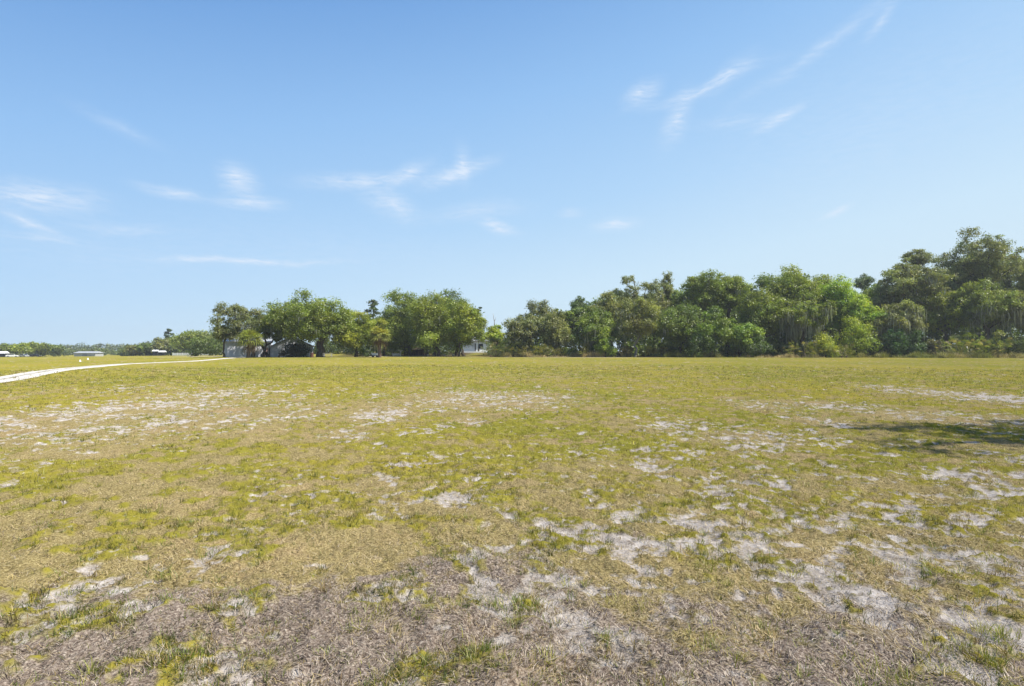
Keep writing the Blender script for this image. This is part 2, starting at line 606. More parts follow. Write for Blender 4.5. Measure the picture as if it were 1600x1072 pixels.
def ground_material():
    m, nt, out = newmat('field')
    N, L = nt.nodes.new, nt.links.new

    def attr(n):
        a = N('ShaderNodeAttribute')
        a.attribute_name = n
        s = N('ShaderNodeSeparateColor')
        L(a.outputs['Color'], s.inputs[0])
        return s.outputs

    def noise(sc, det=4, ro=.6, vec=None):
        n = N('ShaderNodeTexNoise')
        n.inputs['Scale'].default_value = sc
        n.inputs['Detail'].default_value = det
        n.inputs['Roughness'].default_value = ro
        L(vec if vec is not None else tcn.outputs['Object'], n.inputs['Vector'])
        return n.outputs['Fac']

    def ramp(fac, stops):
        r = N('ShaderNodeValToRGB')
        e = r.color_ramp.elements
        while len(e) < len(stops):
            e.new(.5)
        for q, (p, c) in zip(e, stops):
            q.position = p
            q.color = list(c) + [1]
        L(fac, r.inputs[0])
        return r.outputs[0]

    def mix(f, a, b):
        n = N('ShaderNodeMix')
        n.data_type = 'RGBA'
        if isinstance(f, float):
            n.inputs[0].default_value = f
        else:
            L(f, n.inputs[0])
        L(a, n.inputs[6])
        L(b, n.inputs[7])
        return n.outputs[2]

    def mrange(v, a, b, c, d):
        n = N('ShaderNodeMapRange')
        n.inputs[1].default_value, n.inputs[2].default_value, n.inputs[3].default_value, n.inputs[4].default_value = a, b, c, d
        L(v, n.inputs[0])
        return n.outputs[0]

    def m2(op, a, b):
        n = N('ShaderNodeMath')
        n.operation = op
        for i, v in enumerate((a, b)):
            if isinstance(v, (int, float)):
                n.inputs[i].default_value = v
            else:
                L(v, n.inputs[i])
        return n.outputs[0]

    tcn = N('ShaderNodeTexCoord')
    cv = attr('Col')
    tn = attr('Tone')
    # length from origin: the cover closes with distance because the field itself is lusher there
    fine = noise(60, 4, .7)
    mid = noise(9, 5, .65)
    wide = noise(.55, 4, .55)
    vwide = noise(.07, 4, .55)
    tan = ramp(fine, [(.30, (.095, .070, .030)), (.5, (.285, .225, .100)), (.70, (.49, .41, .21))])
    gray = ramp(fine, [(.32, (.065, .046, .038)), (.5, (.245, .192, .152)), (.68, (.51, .435, .36))])
    grn = ramp(mid, [(.25, (.115, .100, .019)), (.5, (.270, .235, .038)), (.78, (.41, .35, .072))])
    grnb = ramp(mid, [(.25, (.085, .095, .018)), (.5, (.200, .200, .032)), (.78, (.305, .29, .052))])
    grn = mix(mrange(wide, .38, .62, 0, 1), grn, grnb)
    brn = ramp(vwide, [(.40, (.335, .27, .046)), (.60, (.190, .195, .031))])
    grn = mix(.42, grn, brn)
    snd = ramp(mid, [(.28, (.27, .23, .195)), (.5, (.45, .40, .36)), (.72, (.65, .60, .56))])
    j = m2('SUBTRACT', mid, .5)
    jf = m2('SUBTRACT', fine, .5)
    jj_ = m2('ADD', m2('MULTIPLY', j, .8), m2('MULTIPLY', jf, .8))
    g_ = mrange(m2('ADD', cv[1], jj_), .14, .86, 0, 1)
    t_ = mrange(m2('ADD', cv[2], jj_), .18, .80, 0, 1)
    s_ = mrange(m2('ADD', cv[0], jj_), .22, .80, 0, 1)
    base = mix(t_, tan, gray)
    base = mix(mrange(m2('ADD', wide, m2('MULTIPLY', j, .35)), .52, .70, 0, .65), base, ramp(fine, [(.3, (.13, .085, .045)), (.5, (.36, .25, .14)), (.7, (.56, .43, .27))]))
    base = mix(g_, base, grn)
    base = mix(m2('MULTIPLY', tn[0], .55), base, ramp(mid, [(.3, (.30, .24, .16)), (.7, (.50, .42, .32))]))
    base = mix(s_, base, snd)
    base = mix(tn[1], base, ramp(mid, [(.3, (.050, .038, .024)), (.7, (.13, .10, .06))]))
    med = noise(2.6, 4, .6)
    n_ = N('ShaderNodeMix')
    n_.data_type = 'RGBA'
    n_.blend_type = 'MULTIPLY'
    n_.inputs[0].default_value = 1.0
    L(base, n_.inputs[6])
    L(ramp(med, [(.32, (.76, .76, .75)), (.55, (.90, .90, .90)), (.72, (1.0, 1.0, 1.0))]), n_.inputs[7])
    base = n_.outputs[2]
    p = N('ShaderNodeBsdfDiffuse')
    p.inputs['Roughness'].default_value = .6
    L(base, p.inputs['Color'])
    b = N('ShaderNodeBump')
    b.inputs['Strength'].default_value = .8
    b.inputs['Distance'].default_value = .03
    L(m2('ADD', fine, m2('MULTIPLY', mid, 1.5)), b.inputs['Height'])
    L(b.outputs[0], p.inputs['Normal'])
    L(p.outputs[0], out.inputs[0])
    return m


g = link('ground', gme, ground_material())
g['kind'] = 'structure'


# ---- the white sand drive and the tracks beyond it
def strip(name, pts, mat, dz=.03, sub=14, jit=.25, seed=3):
    """pts: list of (x,y,half width)"""
    P = np.array(pts, float)
    t = np.linspace(0, len(P) - 1, (len(P) - 1) * sub + 1)
    Q = np.stack([np.interp(t, np.arange(len(P)), P[:, k]) for k in range(3)], -1)
    for _ in range(14):
        Q[1:-1] = (Q[:-2] + Q[1:-1] * 2 + Q[2:]) / 4
    d = np.gradient(Q[:, :2], axis=0)
    d /= np.linalg.norm(d, axis=1)[:, None]
    nrm = np.stack([-d[:, 1], d[:, 0]], -1)
    us = np.linspace(-1, 1, 9)
    vs_ = []
    rng = np.random.RandomState(seed)
    for u in us:
        w = Q[:, 2] * (1 + (fbm(Q[:, 0] + u * 40, Q[:, 1], 1.6, 3, seed) - .5) * jit * abs(u) ** 4)
        xy = Q[:, :2] + nrm * (w * u)[:, None]
        z = H(xy[:, 0], xy[:, 1]) + dz * (1 - abs(u) ** 6 * .9) + .004
        vs_.append(np.stack([xy[:, 0], xy[:, 1], z], -1))
    V = np.stack(vs_, 1).reshape(-1, 3)
    n = len(Q)
    i = np.arange(n - 1)[:, None] * 9
    jx = np.arange(8)[None]
    fc = np.stack([i + jx, i + jx + 1, i + 10 + jx, i + 9 + jx], -1).reshape(-1, 4)
    o = link(name, mesh_np(name, V, fc, smooth=True), mat)
    o['kind'] = 'structure'
    return o


M_SANDY = plain('white_sand', (.53, .495, .45), .95, .16, 1.2, spec=.05)
M_SANDP = plain('pale_sand', (.46, .39, .30), .95, .2, .6, spec=.05)


def gpw(px, py0, py1):
    """strip section whose near edge is seen at py1 and far edge at py0 (cross section along the line of sight)"""
    xa, da = gp(px, py1)
    xb, db = gp(px, py0)
    return (xa + xb) / 2, (da + db) / 2


DR = [(-18, 12), (-22.5, 20.5)] + [gp(*q) for q in ((0, 594.5), (45, 585.5), (85, 578.8), (115, 575.6), (140, 573.4), (190, 569.0), (240, 567.0), (310, 564.2))] + [(-50, 106), (-44, 110), (-36, 114), (-27, 120), (-14, 124)]
strip('sand_drive', [(p[0], p[1], (.85, .85, .9, 1.0, 1.1, 1.1, 1.1, 1.0)[i] if i < 8 else .6) for i, p in enumerate(DR)], M_SANDY)
strip('drive_crown', [(p[0], p[1], .16) for p in DR[:9]], plain('worn_drive_crown', (.30, .28, .24), .95, .35, 2.5, spec=.05), dz=.055, jit=1.5, seed=5)
strip('side_track', [(-78, 112, 1.2), (-68, 117, 1.5), (-60, 121, 1.5), (-54, 122, 1.4)], M_SANDP, seed=9)


# ------------------------------------------------------------------ grass: living tufts, dry straw, grey thatch
def blade_mesh(name, x, y, z, az, lean, length, width, curl, col, mat):
    """each blade: 2 quads + tip; lean 0 = upright, 1 = lying flat"""
    n = len(x)
    dx, dy = np.cos(az), np.sin(az)
    px_, py_ = -dy, dx
    th0 = lean * (pi / 2)
    th1 = np.clip(th0 + curl, -.3, 1.9)
    l3 = length / 3
    p0 = np.stack([x, y, z], -1)
    s1 = np.stack([dx * np.sin(th0), dy * np.sin(th0), np.cos(th0)], -1) * l3[:, None]
    t1 = (th0 + th1) / 2
    sw = (np.random.RandomState(len(x)).rand(n) - .5) * 1.1
    dx2, dy2 = np.cos(az + sw), np.sin(az + sw)
    s2 = np.stack([dx2 * np.sin(t1), dy2 * np.sin(t1), np.cos(t1)], -1) * l3[:, None]
    dx3, dy3 = np.cos(az + sw * 2.2), np.sin(az + sw * 2.2)
    s3 = np.stack([dx3 * np.sin(th1), dy3 * np.sin(th1), np.cos(th1)], -1) * l3[:, None]
    p1 = p0 + s1
    p2 = p1 + s2
    p3 = p2 + s3
    sd_ = np.stack([px_, py_, np.zeros(n)], -1) * (width / 2)[:, None]
    V = np.stack([p0 - sd_, p0 + sd_, p1 - sd_ * .9, p1 + sd_ * .9, p2 - sd_ * .65, p2 + sd_ * .65, p3], 1).reshape(-1, 3)
    b = (np.arange(n) * 7)[:, None]
    q = np.concatenate([b + np.array([[0, 1, 3, 2]]), b + np.array([[2, 3, 5, 4]])])
    t = b + np.array([[4, 5, 6]])
    C = np.repeat(col * .92, 7, axis=0).reshape(n, 7, 3)
    o = link(name, mesh_np(name, V, [q, t], col=C.reshape(-1, 3)), mat)
    o['kind'] = 'stuff'
    return o


def lerp(a, b, t):
    return np.asarray(a) + (np.asarray(b) - np.asarray(a)) * np.asarray(t)[:, None]


rng = np.random.RandomState(7)


def scatter(n, r0, r1, half=52):
    a = radians(half) * (rng.rand(n) * 2 - 1)
    r = r0 * (r1 / r0) ** rng.rand(n)
    return r * np.sin(a), r * np.cos(a), r


def ground_z(x, y):
    r = np.hypot(x, y)
    z = H(x, y)
    big = (fbm(x, y, .45, 3, 73) - .5) * .10 * (1 - sst(25, 44, r))
    return z + big


# living blades grow in little tufts
nt = 82000
x, y, r = scatter(nt, 2.0, 62)
sa, gr, tha, ed, n1, n3 = masks(x, y)
keep = rng.rand(nt) < np.clip(gr * 1.15 + .12 - sa * .5, 0.07, 1)
x, y, r, gr, n1, n3 = x[keep], y[keep], r[keep], gr[keep], n1[keep], n3[keep]
k = 8
m = len(x)
lod = np.maximum(1, (r / 7) ** .75)
spread = rng.uniform(.008, .03, m) * lod
vig = rng.lognormal(0, .33, m) * (.6 + .5 * gr)
bx_ = np.repeat(x, k) + rng.randn(m * k) * np.repeat(spread, k)
by_ = np.repeat(y, k) + rng.randn(m * k) * np.repeat(spread, k)
az_ = rng.rand(m * k) * 2 * pi
ln = np.repeat(vig, k) * rng.uniform(.018, .068, m * k) * np.repeat(np.maximum(1, (r / 14) ** .45), k)
wd = rng.uniform(.0022, .0045, m * k) * np.repeat(lod, k)
hue = np.repeat(np.clip(.5 + (n3 - .5) * 2.2 + rng.randn(m) * .28, 0, 1), k)
cg = lerp((.125, .165, .026), (.36, .32, .060), hue)
dry = np.repeat(rng.rand(m) < (.22 + .1 * (r < 8)), k)
cg[dry] = lerp((.42, .33, .15), (.30, .21, .07), rng.rand(dry.sum()))
bp = fbm(x, y, .38, 3, 97)
rd = np.repeat(rng.rand(m) < .03 + .55 * sst(.60, .70, bp), k)
cg[rd] = lerp((.20, .125, .045), (.29, .22, .085), rng.rand(rd.sum()))
cg *= np.repeat(rng.lognormal(-.12, .32, m) * (1 - .30 * (1 - sst(4, 16, r))) * (.38 + 1.2 * fbm(x, y, .42, 3, 15)), k)[:, None] * rng.lognormal(0, .16, m * k)[:, None]
gz_ = ground_z(bx_, by_) - .003
blade_mesh('grass', bx_, by_, gz_, az_, rng.uniform(.05, .62, m * k), ln, wd, rng.uniform(.1, .9, m * k), cg, M_BLADE)

# dry straw lying over the soil
nd = 260000
x, y, r = scatter(nd, 1.9, 42)
sa, gr, tha, ed, n1, n3 = masks(x, y)
keep = rng.rand(nd) < np.clip(1.05 - sa * .42 - gr * .45, .05, 1) * (1 - .55 * sst(10, 24, r))
x, y, r, sa, tha = x[keep], y[keep], r[keep], sa[keep], tha[keep]
m = len(x)
lod = np.maximum(1, (r / 6) ** .8)
isg = rng.rand(m) < (.12 + .80 * tha)
cd = lerp((.36, .27, .13), (.60, .47, .26), rng.rand(m))
cgray = lerp((.14, .10, .076), (.62, .52, .425), rng.rand(m) ** 1.25)
cd = np.where(isg[:, None], cgray, cd)
dk = rng.rand(m) < .12 + .14 * tha
cd[dk] = (.075, .052, .042)
cd *= rng.lognormal(0, .14, m)[:, None]
blade_mesh('dry_straw', x, y, ground_z(x, y) + rng.uniform(-.002, .012, m), (fbm(x, y, .35, 2, 83) * 14 + rng.randn(m) * .8), rng.uniform(.70, 1.02, m),
           rng.uniform(.02, .075, m) * np.maximum(1, (r / 12) ** .5), rng.uniform(.0018, .0042, m) * lod, rng.uniform(-.35, .35, m), cd, M_BLADE)



# separate stronger tufts in the foreground, each a spray of longer blades
def tufts():
    rg_ = np.random.RandomState(31)
    n = 950
    x, y, r = scatter(n, 2.2, 17)
    sa, gr, tha, ed, n1, n3 = masks(x, y)
    keep = rg_.rand(n) < .35 + .6 * gr
    x, y, r, gr = x[keep], y[keep], r[keep], gr[keep]
    ext = [gp(px, py) for px, py in ((60, 935), (150, 962), (790, 945), (810, 950), (775, 950), (870, 850), (905, 845), (925, 852), (1305, 900), (1102, 1008), (1172, 998), (285, 1050), (610, 1045), (590, 1050),
            (745, 1040), (1380, 890), (1400, 1060), (1360, 1055), (1520, 1030), (675, 952), (270, 905), (440, 882), (250, 800), (330, 870), (965, 940), (1520, 945), (1500, 900), (1545, 870), (1110, 890), (1075, 870))]
    x = np.concatenate([x, [e[0] for e in ext]])
    y = np.concatenate([y, [e[1] for e in ext]])
    r = np.hypot(x, y)
    m = len(x)
    k = 46
    rad = rg_.uniform(.025, .085, m)
    rad[-len(ext):] = .11
    a = rg_.rand(m * k) * 2 * pi
    q = np.abs(rg_.randn(m * k)) * np.repeat(rad, k)
    bx_ = np.repeat(x, k) + np.cos(a) * q * 1.3
    by_ = np.repeat(y, k) + np.sin(a) * q
    hue = np.repeat(rg_.rand(m), k)
    c = lerp((.115, .165, .022), (.30, .28, .045), hue)
    br = np.repeat(rg_.rand(m) < .16, k)
    c[br] = lerp((.22, .13, .055), (.34, .24, .09), rg_.rand(br.sum()))
    st = rg_.rand(m * k) < .2
    c[st] = (.46, .37, .17)
    c *= rg_.lognormal(0, .2, m * k)[:, None]
    ln = np.repeat(rg_.uniform(.035, .10, m), k) * rg_.uniform(.5, 1.15, m * k)
    ln[-len(ext) * k:] *= 1.25
    wd = rg_.uniform(.002, .004, m * k) * np.repeat(np.maximum(1, (r / 7) ** .7), k)
    blade_mesh('grass_tufts', bx_, by_, ground_z(bx_, by_) - .004, a + rg_.randn(m * k) * .5, rg_.uniform(.05, .75, m * k), ln, wd, rg_.uniform(.1, .8, m * k), c, M_BLADE)


tufts()


def weeds():
    rg_ = np.random.RandomState(8)
    n = 52000
    px = rg_.uniform(770, 1760, n)
    d0 = np.interp(px, [770, 900, 1000, 1100, 1300, 1500, 1760], [112, 108.5, 106, 102.5, 99.5, 97.5, 95])
    d = d0 + (fbm(px, px * 0, 26, 3, 3) - .5) * 8 + np.abs(rg_.randn(n)) * 1.6
    x = (px - 800) / F * d
    big = fbm(x, d, 3.0, 3, 19)
    keep = rg_.rand(n) < sst(.34, .6, big)
    x, d, big = x[keep], d[keep], big[keep]
    m = len(x)
    c = lerp((.19, .20, .04), (.58, .45, .24), np.clip((fbm(x, d, 5.5, 3, 29) - .35) * 3 + rg_.randn(m) * .25, 0, 1))
    c *= rg_.lognormal(0, .2, m)[:, None]
    blade_mesh('tall_weeds', x, d, H(x, d) - .02, rg_.rand(m) * 2 * pi, rg_.uniform(.02, .5, m), rg_.uniform(.25, 1.15, m) * (.35 + 1.1 * sst(.35, .75, big)), rg_.uniform(.02, .05, m),
               rg_.uniform(.1, .8, m), c, M_BLADE)


weeds()


# ------------------------------------------------------------------ trees
def unit(v):
    return v / (np.linalg.norm(v, axis=-1, keepdims=True) + 1e-9)


LG = np.array([1.38, 1.40, 1.02])


def leaf_cards(cen, out, size, col, rng, hang=0.0, up=.30, rnd=.85):
    """one diamond per leaf spray"""
    n = len(cen)
    nrm = unit(out * .55 + np.array([0, 0, up]) + rng.randn(n, 3) * rnd * .6)
    t = rng.randn(n, 3)
    t[:, 2] -= hang
    a = unit(t - nrm * np.sum(t * nrm, 1, keepdims=True))
    b = np.cross(nrm, a)
    sa = (size * rng.uniform(.6, 1.35, n))[:, None]
    sb = sa * rng.uniform(.38, .62, n)[:, None]
    fold = nrm * sa * .12
    V = np.stack([cen - a * sa, cen + b * sb + fold, cen + a * sa, cen - b * sb + fold], 1).reshape(-1, 3)
    Fq = (np.arange(n) * 4)[:, None] + np.arange(4)[None]
    return V, Fq, np.repeat(col, 4, axis=0)


def crown_arrays(C, R, n_leaf, size, base, rng, tintvar=.16, leafvar=.2, flat=.75, shell=.62, hue=.25, subs=11, hang=0.0):
    """C clump centres, R clump radii"""
    m = len(C)
    w = R ** 2 / np.sum(R ** 2)
    cnt = np.maximum(8, (w * n_leaf).astype(int))
    idx = np.repeat(np.arange(m), cnt)
    n = len(idx)
    sd_ = unit(rng.randn(m, subs, 3) + np.array([0, 0, .35]))
    srad = rng.uniform(.45, 1.0, (m, subs, 1)) ** .6
    k = rng.randint(0, subs, n)
    s = sd_[idx, k] * srad[idx, k]
    p = s + rng.randn(n, 3) * (.22 + .22 * (rng.rand(n, 1) < .35))
    pl = np.linalg.norm(p, axis=1, keepdims=True)
    p = np.where(pl > 1.5, p / pl * 1.5, p)
    p[:, 2] *= flat
    cen = C[idx] + p * R[idx][:, None]
    out = unit(p)
    ct = rng.lognormal(0, tintvar, m)
    chu = np.clip(rng.rand(m) + .0, 0, 1)
    st = rng.lognormal(0, .10, (m, subs))
    base = np.asarray(base, float) * LG
    yellow = base * np.array([1.55, 1.22, .75])
    h = np.clip(chu[idx] * hue * 2 + rng.randn(n) * .15, 0, 1)[:, None]
    col = base * (1 - h) + yellow * h
    col = col * (ct[idx] * st[idx, k] * rng.lognormal(0, leafvar, n))[:, None]
    return leaf_cards(cen, out, size, np.clip(col, .004, .5), rng, hang)


def pick_clumps(rng, n, rx, ry, zc, rzu, rzd, rc, gap=.75, shell=2.2, lump=.10):
    """clump centres inside a lumpy half-ellipsoid crown, around (0,0,zc)"""
    out, tries = [], 0
    rad = []
    lob = rng.rand(8) * 2 * pi
    while len(out) < n and tries < n * 60:
        tries += 1
        d = unit(rng.randn(3))
        r = rng.rand() ** (1 / shell)
        a = math.atan2(d[1], d[0])
        l = 1 + lump * (math.sin(3 * a + lob[0]) + math.sin(5 * a + lob[1] + 3 * d[2])) + rng.randn() * .05
        z = d[2] * (rzu if d[2] > 0 else rzd) * r * l
        p = np.array([d[0] * rx * r * l, d[1] * ry * r * l, zc + z])
        q = rc * rng.uniform(.45, 1.4)
        if all(np.linalg.norm((p - o) * (1, 1, 1.15)) > gap * (q + s) * .62 for o, s in zip(out, rad)):
            out.append(p)
            rad.append(q)
    return np.array(out), np.array(rad)


def skeleton(rng, C, R, fork, base_r, lean=(0, 0), flare=1.35, sag=.05, twig=.035, trunks=((0, 0),)):
    """trunk from the ground to the fork, then limbs that reach every clump"""
    nodes, par = [], []
    for (tx, ty) in trunks:
        i0 = len(nodes)
        nodes.append(np.array([tx, ty, -.3]))
        par.append(-1)
        K = 5
        for i in range(1, K + 1):
            t = i / K
            j = rng.randn(2) * base_r * .45
            nodes.append(np.array([tx * (1 - t * .5) + lean[0] * t ** 1.5 + j[0], ty * (1 - t * .5) + lean[1] * t ** 1.5 + j[1], fork * t]))
            par.append(i0 + i - 1)
    top = nodes[-1]
    ordr = np.argsort(np.linalg.norm(C - top, axis=1))
    chains = []
    roots = [i for i, p in enumerate(par) if True]
    minz = fork * .55
    for i in ordr:
        c = C[i]
        P = np.array(nodes)
        dd = np.linalg.norm(P - c, axis=1)
        ok = (P[:, 2] > minz)
        cost = dd + .35 * np.linalg.norm(P - top, axis=1) + np.where(P[:, 2] > c[2] + 1.0, 2.0, 0)
        cost[~ok] = 1e9
        a = int(np.argmin(cost))
        p0 = P[a]
        L = np.linalg.norm(c - p0)
        k = 3 if L > 2.2 else 2
        prev = a
        for q in range(1, k + 1):
            t = q / k
            v = p0 * (1 - t) + c * t + rng.randn(3) * L * .06 * (1 if q < k else .3)
            v[2] += math.sin(t * pi) * L * sag
            nodes.append(v)
            par.append(prev)
            prev = len(nodes) - 1
    N = len(nodes)
    cnt = np.zeros(N)
    child = [[] for _ in range(N)]
    for i, p in enumerate(par):
        if p >= 0:
            child[p].append(i)
    for i in range(N - 1, -1, -1):
        cnt[i] = 1 if not child[i] else sum(cnt[c] for c in child[i])
    tot = max(max(cnt), 1)
    rad = twig + (base_r * .82 - twig) * (cnt / tot) ** .62
    mb = MB()
    done = np.zeros(N, bool)
    for i in range(N):
        if done[i]:
            continue
        if par[i] >= 0 and not done[par[i]]:
            pass
        # follow the thickest child
        ch = [i]
        done[i] = True
        while child[ch[-1]]:
            nx = max(child[ch[-1]], key=lambda q: cnt[q])
            if done[nx]:
                break
            done[nx] = True
            ch.append(nx)
        pts = ([nodes[par[i]]] if par[i] >= 0 else []) + [nodes[q] for q in ch]
        rs = ([rad[i]] if par[i] >= 0 else []) + [rad[q] for q in ch]
        if len(pts) < 2:
            continue
        rs = np.array(rs)
        if par[i] < 0:
            rs[0] = base_r * flare
            rs[1] = base_r * 1.0
        nseg = 8 if rs[0] > .25 else (6 if rs[0] > .12 else 4)
        mb.tube(pts, rs, nseg, cap=False)
    return mb, np.array(nodes)


def moss_arrays(rng, C, R, n, lmin, lmax, width, base=(.27, .275, .205), zmin=1.0):
    idx = rng.randint(0, len(C), n)
    # a few clumps carry most of it, in curtains
    heavy = rng.rand(len(C)) ** 2.2
    idx = rng.choice(len(C), n, p=heavy / heavy.sum())
    K = max(4, n // 7)
    grp = rng.randint(0, K, n)
    gi = rng.choice(len(C), K, p=heavy / heavy.sum())
    gd = unit(rng.randn(K, 3) * (1, 1, .5) + (0, 0, -.25))
    gl = rng.uniform(lmin, lmax, K)
    idx = gi[grp]
    p = C[idx] + gd[grp] * R[idx][:, None] * .85 + rng.randn(n, 3) * (.38, .38, .12)
    L = gl[grp] * rng.uniform(.2, 1.0, n) ** 1.3
    L = np.minimum(L, np.maximum(.2, p[:, 2] - zmin))
    a = rng.rand(n) * 2 * pi
    w = width * rng.uniform(.5, 1.3, n)
    s = np.stack([np.cos(a), np.sin(a), 0 * a], -1)
    rows = []
    for t, wf in ((0, .45), (.3, 1), (.65, .75), (1, .12)):
        c = p + np.stack([rng.randn(n) * .09, rng.randn(n) * .09, -t * L], -1)
        rows += [c - s * (w * wf / 2)[:, None], c + s * (w * wf / 2)[:, None]]
    V = np.stack(rows, 1).reshape(-1, 3)
    b = (np.arange(n) * 8)[:, None]
    q = np.concatenate([b + np.array([[k, k + 1, k + 3, k + 2]]) for k in (0, 2, 4)])
    col = np.asarray(base) * rng.lognormal(0, .22, n)[:, None]
    return V, q, np.repeat(col, 8, axis=0)


G1 = (.135, .172, .036)      # live oak, sunlit mid green
G2 = (.105, .145, .038)      # darker oak
G3 = (.180, .225, .036)      # fresh bright green
G4 = (.140, .158, .088)      # grey-green
G5 = (.070, .105, .042)      # dark evergreen
G6 = (.160, .175, .075)      # dusty olive


def oak(label, px, hw, top, d, bot=None, col=G1, n=16000, clumps=60, rc=None, seed=1, moss=0, mossl=(.8, 2.4), clear=None, tr=None, lean=0,
        name='oak_tree', cat='oak', group=None, ry=None, size=.155, gap=.75, shell=2.2, bark=None, trunks=((0, 0),), hue=.25, fork=None, lump=.10, rot=None,
        flat=.75, tintvar=.17, tpx=None, zbase=None):
    """px, hw, top in photo pixels at depth d; bot = lowest foliage row"""
    rng = np.random.RandomState(seed * 13 + 5)
    x, y, z = at(px, d)
    if zbase is not None:
        z = zbase
    ht = zat(top, d) - z
    rx = hw * d / F
    ry = ry or min(rx, 7.0)
    bz = (zat(bot, d) - z) if bot else ht * .25
    zc = bz + (ht - bz) * .42
    rc = rc or max(.75, min(1.5, (ht - bz) * .13))
    C, R = pick_clumps(rng, clumps, rx - rc * .7, max(ry - rc * .7, 1), zc, ht - rc * .62 - zc, zc - bz - rc * .4, rc, gap, shell, lump)
    tx = 0 if tpx is None else (tpx - px) / F * d
    if tx:
        trunks = tuple((a + tx, b) for a, b in trunks)
    t = thing(name, label, cat, (x, y, z), 0, group)
    tr = tr or max(.12, ht * .028)
    fk = fork or max(bz * .8, ht * .22)
    mb, nodes = skeleton(rng, C, R, fk, tr, lean=(lean + tx * .5, 0), trunks=trunks)
    mb.build('trunk', bark or M_BARK, t, True)
    V, Q, cc = crown_arrays(C, R, int(n * 1.45), size * d / 110 if d > 150 else size, col, rng, hue=hue, flat=flat, tintvar=tintvar)
    link('crown', mesh_np('crown', V, Q, cc), M_LEAF, t)
    if moss:
        V, Q, cc = moss_arrays(rng, C, R, moss, mossl[0] * .5, mossl[1] * .8, .15)
        link('spanish_moss', mesh_np('spanish_moss', V, Q, cc), M_LEAF, t)['kind'] = 'stuff'
    return t


def copy_tree(src, loc, rz, sc, label=None, group=None):
    r = src.copy()
    COL.objects.link(r)
    r.location = loc
    r.rotation_euler = (0, 0, rz)
    r.scale = sc
    if label:
        r['label'] = label
    if group:
        r['group'] = group
    for ch in list(src.children):
        c = ch.copy()
        COL.objects.link(c)
        c.parent = r
    return r


def pine(label, px, hw, top, d, seed=1, col=(.050, .075, .035), n=3500, clumps=16, low=.5, group=None, tr=None):
    rng = np.random.RandomState(seed * 7 + 3)
    x, y, z = at(px, d)
    ht = zat(top, d) - z
    rx = hw * d / F
    C, R = [], []
    rc = rx * .36
    for i in range(clumps):
        t = (i + .5) / clumps
        zz = ht * (low + (1 - low) * t) - rc * .4
        a = i * 2.4 + rng.randn() * .4
        rad = rx * .75 * (1 - .72 * t ** 1.6) * rng.uniform(.45, 1.15)
        C.append((cos(a) * rad, sin(a) * rad, zz))
        R.append(rc * rng.uniform(.55, 1.15))
    C, R = np.array(C), np.array(R)
    t = thing('pine_tree', label, 'pine', (x, y, z), 0, group)
    mb, _ = skeleton(rng, C, R, ht * .9, tr or ht * .014, sag=-.03, twig=.03)
    mb.build('trunk', M_BARK, t, True)
    V, Q, cc = crown_arrays(C, R, n, .15 * d / 110, col, rng, hue=.12, flat=.5, subs=8)
    link('crown', mesh_np('crown', V, Q, cc), M_LEAF, t)
    return t


def shrub(label, px, hw, top, d, col=G3, n=3500, clumps=14, seed=1, name='shrub', cat='shrub', size=.13, ry=None, group=None, hue=.3, hang=0, base=None):
    rng = np.random.RandomState(seed * 17 + 1)
    x, y, z = at(px, d)
    ht = zat(top, d) - z
    rx = hw * d / F
    ry = ry or min(rx, 2.2)
    rc = max(.3, min(rx, ht) * .34)
    C, R = pick_clumps(rng, clumps, max(rx - rc * .6, .2), max(ry - rc * .6, .2), ht * .38, ht * .62 - rc * .6, ht * .36 - rc * .3, rc, .62, 2.0, .12)
    t = thing(name, label, cat, (x, y, z), 0, group)
    mb, _ = skeleton(rng, C, R, ht * .2, max(.03, ht * .018), twig=.015, trunks=((0, 0),))
    mb.build('stem', M_BARK, t, True)
    V, Q, cc = crown_arrays(C, R, n, size, col, rng, hue=hue, flat=.9, hang=hang)
    link('foliage', mesh_np('foliage', V, Q, cc), M_LEAF, t)
    return t


def fan(rng, org, dirv, petiole, blade, nb=12, droop=.35, col=(.1, .13, .03), w=.055):
    """one palm fan: returns verts, quads, colours"""
    dirv = unit(np.asarray(dirv, float))
    up = np.array([0, 0, 1.0])
    side = unit(np.cross(dirv, up) + 1e-4)
    nup = unit(np.cross(side, dirv))
    hub = np.asarray(org) + dirv * petiole + np.array([0, 0, -droop * .25 * petiole])
    V, Q, Cc = [], [], []
    pw = side * .018
    V += [org - pw, org + pw, hub + pw, hub - pw]
    Q.append([0, 1, 2, 3])
    Cc += [np.array(col) * .9] * 4
    tone = rng.lognormal(0, .18)
    for i in range(nb):
        a = (i / (nb - 1) - .5) * 2 * 1.85
        v = dirv * cos(a) + side * sin(a)
        L = blade * (1 - .28 * abs(a) / 1.85) * rng.uniform(.85, 1.1)
        lift = nup * (.16 * blade * (1 if i % 2 else -.2))
        mid = hub + v * L * .55 + lift * .4
        tip = hub + v * L + np.array([0, 0, -droop * L * rng.uniform(.5, 1.3)])
        s = unit(np.cross(v, nup)) * w
        k = len(V)
        V += [hub, mid - s, tip, mid + s]
        Q.append([k, k + 1, k + 2, k + 3])
        Cc += [np.array(col) * tone * rng.lognormal(0, .12)] * 4
    return V, Q, Cc


def fans_mesh(name, L):
    V, Q, C = [], [], []
    for v, q, c in L:
        k = len(V)
        V += list(v)
        Q += [[i + k for i in f] for f in q]
        C += list(c)
    return mesh_np(name, np.array(V), np.array(Q), np.array(C))


